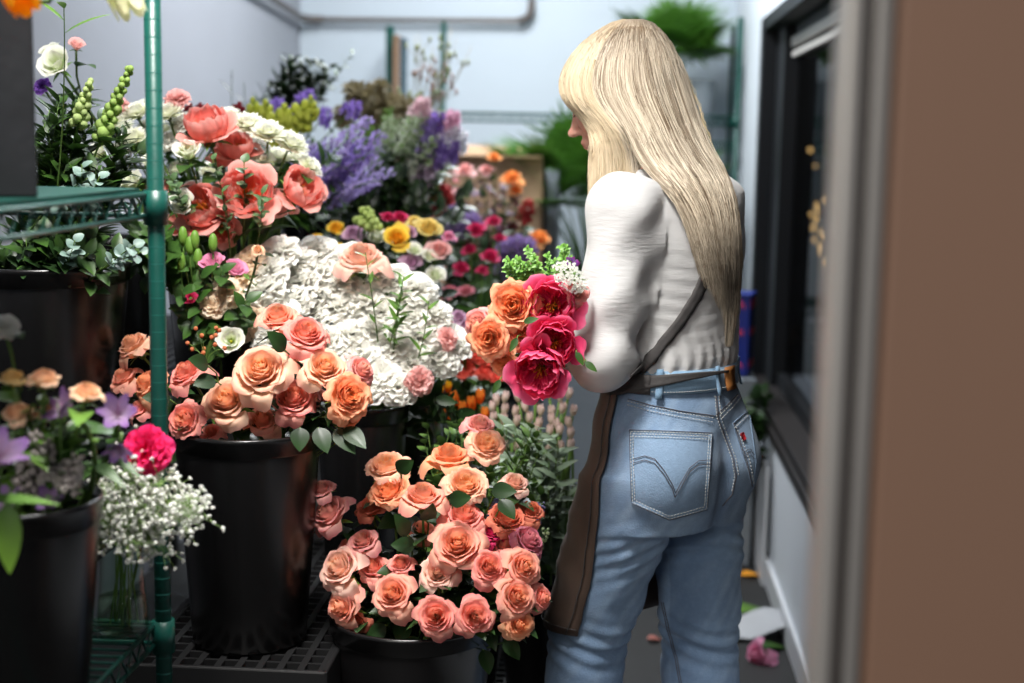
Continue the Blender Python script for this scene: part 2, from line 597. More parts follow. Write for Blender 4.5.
def fan_petal(b, c0, d, n, L, Wd, cin, cout, prof='round', curve=0.0, fold=0.0, frill=0.0, fk=5, nu=6, nv=5, ph=0.0, edge=None, drop=0.0):
    """a free petal or leaf along d with normal n"""
    d, n = nrm(d), nrm(n)
    s = nrm(np.cross(n, d))
    n = np.cross(d, s)
    u = np.linspace(0, 1, nu)[:, None] * np.ones((1, nv))
    v = np.linspace(-1, 1, nv)[None, :] * np.ones((nu, 1))
    if prof == 'round':
        w = np.sin(np.clip(u, 0, 1) ** .75 * PI * .86 + .10)
    elif prof == 'leaf':
        w = np.sin(np.clip(u, .015, 1) ** .75 * PI) ** .85 + .015
    elif prof == 'lance':
        w = np.sin(np.clip(u, .02, 1) ** .6 * PI) * .9 + .02
    elif prof == 'strip':
        w = np.clip(np.minimum(u * 5 + .35, (1.02 - u) * 4 + .25), 0, 1)
    else:
        w = .12 + .88 * u ** .9
    uu = u
    if prof == 'fan':
        uu = u * (1 - .22 * v ** 2)
    P = (np.asarray(c0)[None, None] + d * (L * uu)[..., None] + s * (v * w * Wd)[..., None]
         + n * ((curve * uu ** 2 * L + fold * np.abs(v) * w * Wd + frill * uu ** 2 * np.sin(fk * v + ph)))[..., None])
    if drop:
        P[..., 2] -= drop * L * uu ** 2
    c = mixc(cin, cout, u)
    if edge is not None:
        e = np.clip((u - .8) / .2, 0, 1)[..., None]
        c = c * (1 - e) + np.asarray(edge) * e
    b.add(P.reshape(-1, 3), grid_faces(nu, nv), c.reshape(-1, 3))


PAL = {k: tuple(lin(x) for x in v) for k, v in {
    # centre, outer petal base, outer petal tip, edge
    'peach': ((252, 190, 120), (253, 212, 170), (252, 202, 170), (246, 168, 150)),
    'peachpink': ((252, 184, 124), (252, 196, 158), (248, 174, 150), (240, 136, 130)),
    'coral': ((252, 176, 126), (250, 180, 152), (244, 156, 142), (234, 114, 120)),
    'garden': ((250, 160, 90), (250, 186, 130), (250, 178, 134), (248, 160, 126)),
    'cream': ((252, 208, 168), (252, 222, 196), (250, 204, 184), (245, 172, 164)),
    'palepink': ((250, 196, 158), (248, 196, 176), (240, 166, 158), (226, 120, 132)),
    'mauve': ((220, 130, 130), (226, 150, 150), (214, 124, 140), (190, 84, 116)),
    'rust': ((235, 130, 80), (232, 140, 98), (222, 120, 92), (205, 96, 80)),
    'spraycream': ((250, 200, 140), (250, 220, 180), (248, 212, 180), (245, 196, 170)),
    'sprayyellow': ((240, 200, 110), (245, 222, 160), (244, 214, 150), (240, 200, 140)),
    'yellow': ((250, 180, 30), (252, 208, 60), (252, 218, 84), (252, 222, 100)),
    'paleyellow': ((240, 210, 110), (245, 225, 140), (242, 222, 140), (240, 218, 140)),
    'lilacrose': ((210, 160, 190), (222, 186, 208), (214, 178, 206), (206, 164, 198)),
    'magenta': ((196, 30, 84), (216, 54, 104), (214, 56, 110), (226, 80, 130)),
    'white': ((250, 246, 225), (252, 250, 240), (252, 250, 244), (252, 250, 246)),
    'pinkwhite': ((240, 160, 150), (250, 214, 206), (248, 200, 196), (240, 176, 180)),
    'orange': ((250, 160, 60), (250, 170, 90), (248, 166, 90), (245, 150, 80)),
    'lavpink': ((236, 160, 188), (240, 180, 204), (236, 160, 194), (226, 140, 180)),
    'peonycoral': ((250, 140, 100), (250, 156, 138), (252, 168, 156), (254, 204, 192)),
    'peonypink': ((206, 30, 80), (230, 62, 112), (242, 96, 142), (250, 160, 185)),
    'peonydeep': ((196, 20, 70), (222, 44, 98), (236, 76, 124), (248, 136, 168)),
}.items()}
for _k in ('peach', 'peachpink', 'coral', 'garden', 'cream', 'palepink', 'mauve', 'rust', 'peonycoral', 'orange'):
    PAL[_k] = tuple(tuple(x ** e for x, e in zip(c, (.90, .88, .86))) for c in PAL[_k])
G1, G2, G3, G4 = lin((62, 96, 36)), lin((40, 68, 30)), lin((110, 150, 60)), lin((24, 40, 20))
EUC = lin((92, 118, 108))
STEM = lin((84, 112, 50))


def rose_data(name, pal, seed, openness=.6, garden=False, lo=False):
    """spiral rose, radius 1, facing +z"""
    rg = np.random.default_rng(seed)
    c0, c1, c2, c3 = PAL[pal]
    b = MB()
    N = 15 if lo else (40 if garden else 30)
    nu, nv = (5, 5) if lo else (9, 11)
    phi = rg.uniform(0, 6.28)
    for i in range(N):
        k = (i + .6) / N
        phi += 2.39996 + rg.uniform(-.25, .25)
        if garden:
            R = .10 + .80 * k ** .9 * (.93 + .14 * rg.random())
            Hh = .86 - .22 * k + .10 * rg.random()
            w = 1.25 * (1 - k) + .50
            fl, cu = .03 + .20 * k ** 2, .02 + .26 * k ** 2.5
            ruff, pt = .028 + .02 * k, .2
        else:
            R = .055 + .75 * k ** 1.15
            Hh = 1.02 - .34 * k ** 1.6 - .10 * openness * k
            w = 2.0 * (1 - k) ** 1.2 + .72
            fl, cu = .02 + (.16 + .22 * openness) * k ** 2, .02 + (.18 + .30 * openness) * k ** 2.6
            ruff, pt = .010 + .030 * k, .20 + .14 * k
        if k > .86 and not lo:
            fl *= 1.25
            cu *= 1.5 + .5 * rg.random()
        ca = mixc(c0, c1, np.array(k * 1.2))
        cb = mixc(c0, c2, np.array(k * 1.5 + .1))
        ce = mixc(c1, c3, np.array(k * 1.5))
        wrap_petal(b, rg, phi, R, Hh, w, fl, cu, ca, cb, ce, nu, nv, base=.05 + .10 * k, cup=-.25 + .2 * k, ruff=ruff, point=pt, wild=.03 + .10 * k ** 2)
    return b.data(name, 'petal')


def peony_data(name, pal, seed, lo=False):
    rg = np.random.default_rng(seed)
    c0, c1, c2, c3 = PAL[pal]
    b = MB()
    nu, nv = (6, 7) if lo else (11, 13)
    phi = rg.uniform(0, 6.28)
    ni, no = (8, 12) if lo else (20, 19)
    for i in range(ni):          # ruffled inner petals round the stamens
        k = (i + .5) / ni
        phi += 2.39996 + rg.uniform(-.4, .4)
        wrap_petal(b, rg, phi, .26 + .34 * k, .52 + .22 * rg.random(), .36 + .16 * rg.random(), .10 * rg.random(), .04, c0, c1, mixc(c2, c3, np.array(.5)), nu, nv, base=.10, cup=-.2, ruff=.05,
                   point=.25, notch=.18 * rg.random(), wild=.25, rip=4.5)
    for i in range(no):          # big cupped outer petals
        k = (i + .5) / no
        phi += 2.39996 + rg.uniform(-.25, .25)
        out = k > .80
        wrap_petal(b, rg, phi, .62 + .30 * k, (1.04 - .10 * k) * rg.uniform(.9, 1.05) - (.2 if out else 0), .60 + .10 * rg.random(), .14 if out else 0.0, .16 if out else .0, c1, c2, c3, nu, nv,
                   base=.14, cup=(.25 if out else -.62 + .2 * k), ruff=.030, point=.30, notch=.07 * rg.random(), wild=.12, rip=3.0)
    return b.data(name, 'petal')


def stamen_data(name, col, seed, n=60):
    rg = np.random.default_rng(seed)
    b = MB()
    for i in range(n):
        a, r = rg.uniform(0, 6.28), rg.uniform(.02, .24)
        p1 = np.array([r * math.cos(a), r * math.sin(a), rg.uniform(.42, .62)])
        b.tube([p1 * (.3, .3, .2), p1], .008, 4, col)
        b.sphere(p1, (.018, .018, .035), 5, 3, np.array(col) * 1.2)
    return b.data(name, 'petal')


def carnation_data(name, c_in, c_out, seed, n=58, frill=.08, lo=False, dome=.9, width=.40, fk=6.0, curve=-.15, prof='fan'):
    rg = np.random.default_rng(seed)
    b = MB()
    if lo:
        n = n // 2
    for i in range(n):
        k = (i + .5) / n
        el = math.acos(1 - k * (1 + dome * .35))
        a = i * 2.39996 + rg.uniform(-.3, .3)
        el += rg.uniform(-.12, .12)
        d = np.array([math.sin(el) * math.cos(a), math.sin(el) * math.sin(a), math.cos(el)])
        tang = np.array([-math.sin(a), math.cos(a), 0])
        n_ = nrm(np.cross(d, tang) + tang * rg.uniform(-.9, .9))
        L = rg.uniform(.86, 1.08) * (1 - .15 * (1 - k))
        t = rg.random()
        ci, co = np.array(c_in), np.array(c_out) * (.93 + .1 * t)
        fan_petal(b, (0, 0, 0), d, n_, L, width * rg.uniform(.8, 1.2), ci, co, prof, curve * rg.uniform(.4, 1.4), .12, frill, fk,
                  5 if lo else 7, 5 if lo else 11, rg.uniform(0, 6.28))
    v = [np.array(q) for q in b.v]
    for q in b.v:
        q[:, 2] *= .8
        q[:, 2] += .15
    return b.data(name, 'petal')


def daisy_data(name, c_in, c_out, seed, rings=7, per=26, lo=False):
    """double chrysanthemum: many narrow petals in rings"""
    rg = np.random.default_rng(seed)
    b = MB()
    for r in range(rings):
        k = r / (rings - 1)
        m = int(per * (.5 + .5 * k))
        for i in range(m):
            a = 6.283 * (i + .5 * (r % 2)) / m + rg.uniform(-.08, .08)
            el = .12 + 1.35 * k + rg.uniform(-.08, .08)
            d = np.array([math.sin(el) * math.cos(a), math.sin(el) * math.sin(a), math.cos(el)])
            tang = np.array([-math.sin(a), math.cos(a), 0])
            L = (.62 + .38 * k) * rg.uniform(.9, 1.08)
            fan_petal(b, (0, 0, 0), d, np.cross(d, tang), L, .11, c_in, c_out, 'strip', .10, .25, 0, nu=4 if lo else 6, nv=3)
    return b.data(name, 'petal')


def lisianthus_data(name, pal, seed):
    rg = np.random.default_rng(seed)
    c0, c1, c2, c3 = PAL[pal]
    b = MB()
    phi = 0
    for i in range(11):
        k = (i + .5) / 11
        phi += 2.39996 + rg.uniform(-.2, .2)
        wrap_petal(b, rg, phi, .28 + .5 * k, 1.15 - .12 * k, 1.1 - .25 * k, .12 + .25 * k, .05 + .12 * k, lin((206, 222, 160)) if pal == 'white' else c1, c2, c3,
                   8, 9, base=.06, cup=-.1, ruff=.03, point=.2, wild=.08)
    b.sphere((0, 0, .35), (.1, .1, .22), 8, 5, lin((190, 190, 70)))
    return b.data(name, 'petal')


def calyx_data(name='calyx', n=5, col=G1, L=.75, under=True):
    b = MB()
    rg = np.random.default_rng(3)
    b.lathe([(.02, -.28), (.13, -.22), (.17, -.08), (.14, .04)], 10, c=col)
    for i in range(n):
        a = 6.283 * i / n
        fan_petal(b, (.1 * math.cos(a), .1 * math.sin(a), -.05), (math.cos(a), math.sin(a), .15 + .3 * rg.random()), (0, 0, 1), L * rg.uniform(.8, 1.1), .10, col, G3, 'lance', -.25, .3)
    return b.data(name, 'leaf')


DATA = {}


def getd(key, f):
    if key not in DATA:
        DATA[key] = f()
    return DATA[key]


RGL = random.Random(7)


def stem_to(b, p0, d0, p1, r=.0024, c=STEM, n=9, droop=.35):
    """stem from bloom base p0 (bloom faces d0) down to p1"""
    L = np.linalg.norm(np.asarray(p1) - p0)
    mid = np.asarray(p0) - nrm(d0) * L * droop
    pts = bez(p0, mid, p1, n)
    b.tube(pts, r, 6, c)
    return pts


def leaflet(b, rg, p, d, L, W_, c1=G2, c2=G1, curve=-.25, prof='leaf'):
    fan_petal(b, p, d, nrm(np.array([0, 0, 1.]) + rg.normal(0, .35, 3)), L, W_, c1, c2, prof, curve, .22, 0, nu=7, nv=5, drop=.15)


def flower(kind, pal, loc, d, R, foot, label, cat, group=None, name=None, seed=None, leaves=3, leafL=.05, stemr=.0024, leafc=(G2, G1), lo=False, open_=.6, tint=None):
    """one flower as a thing: empty at the bloom's base > bloom, calyx, stem, leaves"""
    seed = RGL.randrange(10 ** 6) if seed is None else seed
    rg = np.random.default_rng(seed)
    var = seed % (2 if lo else 3)
    d = nrm(d)
    t = empty(name, tuple(loc), label, cat, group)
    base = np.zeros(3)
    off = .45
    if kind in ('rose', 'garden'):
        me = getd((kind, pal, var, lo, open_ > .5), lambda: rose_data('rose_bloom', pal, 10 + var, open_, kind == 'garden', lo))
    elif kind == 'peony':
        me = getd((kind, pal, var, lo), lambda: peony_data('peony_bloom', pal, 30 + var, lo))
    elif kind == 'carnation':
        cc = PAL[pal]
        me = getd((kind, pal, var, lo), lambda: carnation_data('carnation_bloom', cc[1], cc[2], 50 + var, lo=lo))
        off = .2
    elif kind == 'mum':
        cc = PAL[pal]
        me = getd((kind, pal, var, lo), lambda: daisy_data('chrysanthemum_bloom', cc[0], cc[2], 60 + var, lo=lo))
        off = .1
    elif kind == 'lisianthus':
        me = getd((kind, pal, var), lambda: lisianthus_data('lisianthus_bloom', pal, 70 + var))
        off = .7
    m = mtx(-d * R * off, d, R, rg.uniform(0, 6.28))
    o = link('bloom', me, t, m)
    if kind == 'peony':
        link('stamens', getd(('st', pal), lambda: stamen_data('stamens', lin((190, 110, 30)), 5)), t, m)
    if not lo:
        link('calyx', getd('calyx', calyx_data), t, m)
    if foot is not None:
        p0 = -d * R * (off + .2)
        p1 = np.asarray(foot) - np.asarray(loc)
        b = MB()
        pts = stem_to(b, p0, d, p1, stemr, n=6 if lo else 9)
        b.build('stem', 'stem', t)
        if leaves:
            b = MB()
            for i in range(leaves):
                k = rg.uniform(.02, .42)
                q = pts[0] * (1 - k) + pts[-1] * k + (pts[len(pts) // 2] - (pts[0] + pts[-1]) / 2) * 4 * k * (1 - k) * .9
                dd = nrm(rg.normal(0, 1, 3) * (1, 1, .5) + d * .5)
                leaflet(b, rg, q, dd, leafL * rg.uniform(.7, 1.2), leafL * .32, leafc[0], leafc[1])
            b.build('leaves', 'leaf', t)
    return t


def leafy_branch(name, loc, tip, label, cat, rg, n=14, L=.05, W_=.015, c1=G2, c2=G1, bend=None, r=.0022, group=None, prof='leaf', spread=.8, start=.15, stemc=STEM, curve=-.2, droop=0, tag_=True):
    """branch from loc (foot) to tip, with leaves along it"""
    loc, tip = np.asarray(loc, float), np.asarray(tip, float)
    t = empty(name, tuple(loc), label, cat, group)
    d = tip - loc
    mid = d * .5 + (np.asarray(bend) if bend is not None else rg.normal(0, .03, 3))
    pts = bez((0, 0, 0), mid, d, 12)
    b = MB()
    b.tube(pts, np.linspace(r, r * .4, 12), 6, stemc)
    b.build('stem', 'stem', t)
    b = MB()
    for i in range(n):
        k = start + (1 - start) * (i + .5) / n
        j = min(10, int(k * 11))
        f = k * 11 - j
        q = pts[j] * (1 - f) + pts[j + 1] * f
        tg = nrm(pts[j + 1] - pts[j])
        a = i * 2.4 + rg.uniform(-.3, .3)
        x, y, z = frame_z(tg)
        dd = nrm(tg * (1 - spread * .5) + (x * math.cos(a) + y * math.sin(a)) * spread)
        sz = (1 - .4 * k) * rg.uniform(.8, 1.15)
        fan_petal(b, q, dd, nrm(tg + np.array([0, 0, .4])), L * sz, W_ * sz, c1, c2, prof, curve, .2, 0, nu=6, nv=5, drop=droop)
    b.build('leaves', 'leaf', t)
    return t


# ------------------------------------------------------------------ buckets
bucket(-.635, 2.43, .552, .385, .130, 'tall black bucket full of peach roses beside the ringed green post')
bucket(-.345, 2.47, .222, .372, .150, 'black bucket at the bottom edge, under the lowest coral roses')
bucket(-1.035, 2.50, .852, .36, .16, 'large black bucket of greenery beneath the upper wire shelf')
bucket(-.80, 2.90, .852, .33, .125, 'dark bucket just past the ringed post, under the coral peonies')
bucket(-.50, 2.82, .552, .36, .095, 'slim dark bucket under the white carnations, nearer the wall')
bucket(-.435, 2.96, .552, .36, .075, 'slim dark bucket under the white carnations, nearer the aisle')
bucket(-.765, 1.76, .704, .27, .105, 'black bucket on the lower wire shelf holding spray roses')

# ------------------------------------------------------------------ peach roses in the tall bucket
FA = np.array([-.635, 2.45, .75])


def bunch(rows, foot, Yc, kind_name, dome=.10, face=(0, -.45, .35), fsp=.05, **kw):
    """rows: px, py, radius px, dY, kind, palette, label"""
    foot = np.asarray(foot, float)
    for r in rows:
        px, py, rp, dY, kind, pal, label = r[:7]
        extra = r[7] if len(r) > 7 else {}
        Y = Yc + dY
        p = at(px, py, Y)
        R = rp * Y / FPX * (1.22 if kind in ('rose', 'garden') else 1.1)
        out = nrm(p - foot)
        d = nrm(out * .75 + np.asarray(extra.get('face', face)))
        ft = foot + np.array([RGL.uniform(-fsp, fsp), RGL.uniform(-fsp, fsp), 0])
        k2 = dict(kw)
        k2.update({a: c for a, c in extra.items() if a != 'face'})
        flower(kind, pal, p, d, R, ft, label, k2.pop('cat', 'rose'), name=k2.pop('name', kind_name), **k2)


RA = [
    (261, 371, 30, -.09, 'rose', 'peach', 'large peach rose topmost at the front of the tall bucket, facing the viewer', {'face': (.0, -.9, .25)}),
    (227, 401, 27, -.08, 'rose', 'peach', 'pale peach rose just below and beside the largest bloom, over the bucket rim', {'face': (-.1, -1, .2)}),
    (293, 398, 25, -.05, 'rose', 'coral', 'coral pink rose low in the middle of the tall bucket, under the large peach bloom', {'face': (.1, -.8, .3)}),
    (262, 420, 19, -.04, 'rose', 'peachpink', 'half-hidden peach rose resting on the bucket rim under larger blooms'),
    (325, 368, 24, -.05, 'rose', 'peach', 'peach rose at the aisle side of the tall bucket, beside a white carnation', {'face': (.25, -.9, .3)}),
    (349, 396, 22, -.07, 'garden', 'garden', 'ruffled orange-peach garden rose lowest at the aisle side of the tall bucket', {'face': (.5, -.9, .0)}),
    (361, 370, 17, -.01, 'rose', 'palepink', 'pink-edged rose tucked beside the ruffled orange garden rose', {'face': (.7, -.6, .2)}),
    (350, 416, 15, -.05, 'rose', 'garden', 'drooping peach bloom hanging over the rim below the orange garden rose', {'face': (.5, -.5, -.6)}),
    (278, 318, 22, .0, 'rose', 'peachpink', 'pink and peach rose highest in the tall bucket, against white carnations', {'face': (-.1, -.7, .5)}),
    (306, 334, 24, -.03, 'rose', 'coral', 'coral rose beside the highest pink-peach rose of the tall bucket', {'face': (.3, -.7, .4)}),
    (187, 374, 21, .0, 'rose', 'coral', 'coral rose just past the green post, above the small garden rose', {'face': (-.3, -.6, .4)}),
    (185, 420, 18, -.10, 'garden', 'coral', 'small cupped coral garden rose at the rim beside the green post', {'face': (-.2, -1, .1)}),
    (148, 384, 19, .02, 'rose', 'garden', 'peach rose partly hidden by the green post', {'face': (-.5, -.7, .3)}),
    (134, 346, 20, .04, 'rose', 'peach', 'peach rose highest on the wall side of the post, by the big bucket', {'face': (-.4, -.6, .6)}),
    (124, 378, 17, .03, 'rose', 'peachpink', 'pinkish peach rose furthest to the wall side of the tall bucket'),
    (141, 408, 14, .02, 'rose', 'coral', 'small coral rose low behind the green post'),
    (211, 432, 12, -.06, 'rose', 'coral', 'small coral rose peeping over the tall bucket rim'),
    (318, 396, 13, .02, 'rose', 'palepink', 'pale pink rose mostly hidden behind the aisle-side peach roses'),
]
bunch(RA, FA, 2.43, 'rose', leaves=6, leafL=.05, leafc=(G4, G2))
rg = np.random.default_rng(11)
for i, (px, py, dx, dz) in enumerate([(208, 366, -.3, .3), (318, 428, .4, -.6), (335, 430, .7, -.5), (300, 428, .1, -.7), (285, 350, -.3, .6), (345, 428, .6, -.3), (215, 380, -.4, .0), (170, 400, -.5, .2)]):
    p = at(px, py, 2.32 + .02 * (i % 3))
    t = empty('rose_leaf', tuple(p), ['broad green rose leaf beside the big peach bloom', 'dark rose leaf hanging over the tall bucket rim', 'second dark leaf hanging at the rim end, nearer the aisle',
              'short leaf hanging over the middle of the tall bucket rim', 'narrow dark leaf sprig between the upper coral roses', 'small leaf under the drooping peach bloom',
              'small leaf between the post roses and the pale peach rose', 'leaf above the small coral garden rose by the post'][i], 'leaf')
    b = MB()
    fan_petal(b, (0, 0, 0), (dx, -.5, dz), (.2, -.8, .6), .040 + .008 * (i % 3), .016, G4, G2, 'leaf', -.2, .15, 0, nu=9, nv=7)
    b.build('blade', 'leaf', t)
    b = MB()
    b.tube([(0, 0, 0), (0, .05, -.02), FA - p + (0, 0, .05)], .0015, 5, STEM)
    b.build('stalk', 'stem', t)

# ------------------------------------------------------------------ roses in the low front bucket
FB = np.array([-.345, 2.50, .42])
RB = [
    (480, 425, 17, .10, 'rose', 'palepink', 'pink rose standing topmost in the low rose bucket'),
    (487, 444, 18, .07, 'garden', 'peach', 'peach garden rose directly under the topmost pink rose', {'face': (.2, -.9, .3)}),
    (449, 458, 24, .07, 'rose', 'garden', 'wide open orange-peach rose second row from the top, facing up', {'face': (-.1, -.3, .9)}),
    (466, 484, 20, .02, 'garden', 'peach', 'peach garden rose in the middle of the upper rows', {'face': (.1, -.8, .4)}),
    (387, 466, 20, .05, 'garden', 'peach', 'peach garden rose highest on the wall side of the low bucket'),
    (389, 490, 20, .02, 'garden', 'garden', 'orange garden rose under the highest wall-side one', {'face': (-.4, -.8, .4)}),
    (423, 497, 24, -.01, 'rose', 'peachpink', 'pink-orange rose opening upward between two garden roses', {'face': (0, -.3, .8)}),
    (371, 507, 17, .06, 'rose', 'rust', 'dusky peach rose in shade on the wall side'),
    (464, 517, 23, .0, 'rose', 'coral', 'coral pink rose in the very middle of the low bunch', {'face': (0, -.5, .6)}),
    (507, 518, 18, .02, 'garden', 'rust', 'rust-orange garden rose toward the aisle'),
    (515, 483, 15, .06, 'rose', 'cream', 'small cream rose near the aisle edge, before green filler'),
    (531, 511, 15, .05, 'rose', 'rust', 'small rust-orange rose outermost toward the aisle'),
    (528, 541, 20, .0, 'rose', 'mauve', 'mauve-pink rose at the aisle edge under the rust ones', {'face': (.5, -.5, .3)}),
    (492, 532, 14, .01, 'rose', 'magenta', 'magenta-pink rose half hidden behind the large peach bloom'),
    (458, 545, 27, -.06, 'rose', 'peachpink', 'largest peach-pink rose in the centre front of the low bucket', {'face': (0, -1, .35)}),
    (489, 567, 20, -.07, 'rose', 'coral', 'coral rose beside and below the largest central bloom', {'face': (.1, -1, .2)}),
    (524, 567, 20, -.06, 'rose', 'peachpink', 'peach-pink rose at the aisle side of the fourth row', {'face': (.4, -.9, .1)}),
    (438, 572, 20, -.06, 'rose', 'cream', 'cream rose with pink edges under the largest central bloom', {'face': (-.1, -1, .2)}),
    (517, 597, 21, -.09, 'rose', 'peachpink', 'peach-pink rose above the lowest aisle-side one', {'face': (.3, -1, .1)}),
    (520, 624, 18, -.09, 'rose', 'garden', 'lowest rose on the aisle side, hanging below the bucket rim', {'face': (.3, -.9, -.3)}),
    (542, 598, 14, -.05, 'rose', 'coral', 'small coral rose outermost at the lower aisle edge', {'face': (.8, -.6, 0)}),
    (436, 616, 21, -.11, 'rose', 'coral', 'coral rose with a peach heart, at the rim in front', {'face': (-.05, -1, .1), 'open_': .4}),
    (475, 616, 20, -.11, 'rose', 'coral', 'coral rose at the rim in front, next toward the aisle', {'face': (.1, -1, .1), 'open_': .4}),
    (393, 594, 23, -.07, 'rose', 'peachpink', 'wide pale coral rose at the wall side of the front row', {'face': (-.2, -.9, .3)}),
    (401, 564, 14, -.03, 'rose', 'coral', 'small pink rose behind the wide pale coral one'),
    (330, 514, 23, .04, 'rose', 'palepink', 'dusty pink rose leaning against the tall black bucket', {'face': (-.6, -.7, .5)}),
    (322, 489, 14, .04, 'rose', 'palepink', 'small dusty pink bloom highest against the tall bucket side'),
    (340, 568, 25, -.02, 'rose', 'cream', 'large cream-pink rose at the wall side, beside the tall bucket', {'face': (-.4, -.9, .35)}),
    (363, 541, 17, .01, 'rose', 'palepink', 'pink rose above the large cream-pink one'),
    (374, 568, 17, .0, 'rose', 'coral', 'pink petal-edged rose between the cream-pink and the wide coral ones'),
    (343, 606, 22, -.03, 'rose', 'peachpink', 'shaded pink rose lowest on the wall side, below the cream-pink one', {'face': (-.4, -.8, -.3)}),
    (357, 622, 14, -.02, 'rose', 'rust', 'wilted rust bloom hanging beneath the wall-side roses', {'face': (-.1, -.6, -.8)}),
    (505, 545, 15, .02, 'rose', 'coral', 'pink rose filling the gap behind the aisle-side row'),
    (421, 530, 15, .04, 'rose', 'peachpink', 'shaded peach rose deep between upper and lower rows'),
    (349, 545, 12, .05, 'rose', 'coral', 'small coral rose deep beside the tall bucket'),
]
bunch(RB, FB, 2.42, 'rose', leaves=8, leafL=.055, leafc=(G4, G2))
for i, (px, py, dx, dz, L) in enumerate([(408, 535, -.2, .6, .06), (415, 545, -.7, .1, .05), (483, 650, .3, -.6, .05), (465, 640, -.3, -.5, .05), (505, 640, .5, -.4, .05), (420, 640, -.5, -.2, .05),
                                          (450, 500, .6, .2, .05), (492, 490, .7, .1, .055), (500, 500, .5, -.4, .05), (425, 520, .3, .5, .05), (385, 625, -.4, -.3, .05), (397, 470, .6, .4, .045)]):
    p = at(px, py, 2.37 + .02 * (i % 2))
    t = empty('rose_leaf', tuple(p), ['upright dark green rose leaf in the middle of the low bunch', 'dark leaf beside the small pink rose', 'leaf hanging over the front rim between coral roses',
              'leaf hanging at the rim below the front coral rose', 'leaf under the lowest aisle-side rose', 'leaf under the front coral rose, wall side', 'leaf between the upper peach garden roses',
              'leaf above the cream rose by the aisle', 'leaf below the cream rose by the aisle', 'leaf behind the largest peach-pink bloom', 'leaf over the rim at the wide coral rose', 'leaf beside the highest wall-side garden rose'][i], 'leaf')
    b = MB()
    fan_petal(b, (0, 0, 0), (dx, -.4, dz), (.5, -.8, .3), L * .85, .015, G4, G2, 'leaf', -.2, .15, 0, nu=9, nv=7)
    b.build('blade', 'leaf', t)
    b = MB()
    b.tube([(0, 0, 0), (0, .05, -.02), FB - p + (0, 0, .05)], .0015, 5, STEM)
    b.build('stalk', 'stem', t)

# ------------------------------------------------------------------ white carnations
FW_ = np.array([-.47, 2.90, .78])
rg = np.random.default_rng(5)
poly = [(222, 300), (245, 262), (300, 246), (350, 250), (395, 275), (440, 300), (455, 330), (445, 355), (420, 375), (400, 388), (365, 388), (350, 372), (330, 350), (300, 340), (260, 335), (232, 318)]


def inside(x, y, P):
    c = False
    for i in range(len(P)):
        (x1, y1), (x2, y2) = P[i], P[i - 1]
        if (y1 > y) != (y2 > y) and x < (x2 - x1) * (y - y1) / (y2 - y1) + x1:
            c = not c
    return c


pts = []
for k in range(4000):
    x, y = rg.uniform(215, 460), rg.uniform(240, 395)
    if inside(x, y, poly) and all((x - a) ** 2 + (y - c) ** 2 > 19 ** 2 for a, c in pts):
        pts.append((x, y))
PAL['cream_c'] = tuple(lin(c) for c in ((250, 226, 196), (250, 230, 206), (252, 236, 214), (252, 232, 214)))
PAL['white_c'] = tuple(lin(c) for c in ((236, 240, 222), (246, 246, 238), (252, 251, 246), (252, 250, 246)))
for (x, y) in pts:
    # dome: nearer in the middle and low down, further at the top
    Y = 2.84 - .12 * min(1, max(0, (310 - x) / 40)) + .10 * max(0, (x - 360) / 95) ** 2 - .09 * (y - 310) / 70
    p = at(x, y, Y)
    cr = x < 262
    flower('carnation', 'cream_c' if cr else 'white_c', p, nrm(p - FW_) + np.array([0, -.35, .3]), (21 if cr else rg.uniform(21, 26)) * Y / FPX * 1.1, FW_ + rg.uniform(-.04, .04, 3),
           'cream ruffled carnation at the wall-side edge of the white bunch' if cr else 'white ruffled carnation in the dense white bunch above the peach roses',
           'carnation', 'cream carnations' if cr else 'white carnations', 'carnation', leaves=2, leafL=.035, leafc=(G1, G3))
bunch([
    (361, 258, 25, 0, 'rose', 'cream', 'cream rose with peach edges on top of the white carnations', {'face': (0, -.5, .7)}),
    (420, 382, 15, -.1, 'carnation', 'pinkwhite', 'blush carnation lowest on the white bunch, hanging toward the aisle', {'cat': 'carnation', 'name': 'carnation', 'face': (.2, -.4, -.6)}),
    (448, 338, 13, 0, 'carnation', 'pinkwhite', 'blush carnation at the aisle-side edge of the white bunch', {'cat': 'carnation', 'name': 'carnation', 'face': (.8, -.3, 0)}),
    (262, 265, 20, .1, 'carnation', 'pinkwhite', 'pink-tinged carnation on the wall-side shoulder of the white bunch', {'cat': 'carnation', 'name': 'carnation'}),
    (232, 268, 13, .1, 'carnation', 'coral', 'small coral pink carnation behind the cream ones', {'cat': 'carnation', 'name': 'carnation'}),
], FW_, 2.84, 'rose', leaves=2, leafL=.04)
for i in range(12):
    px, py = [(367, 277), (393, 318), (402, 330), (396, 300), (430, 325), (240, 300), (375, 390), (415, 392), (430, 400), (355, 395), (440, 380), (400, 395)][i]
    Y = 2.74 if i < 6 else 2.85
    p = at(px, py, Y)
    tip = p + np.array([[.0, -.02, .05], [.02, -.03, .05]][i % 2]) if i < 6 else p + np.array([rg.uniform(.0, .1), -.03, rg.uniform(-.07, .0)])
    leafy_branch('green_sprig', FW_ + (0, 0, .08), tip, 'bright green bud sprig among the white carnations' if i < 6 else 'dark green leaf spray under the white carnations', 'leaf sprig', rg,
                 10, .045 if i < 6 else .075, .007 if i < 6 else .018, G3 if i < 6 else G4, G1 if i < 6 else G2, group='sprigs among white carnations' if i < 6 else 'dark sprays under the white bunch', start=.6)

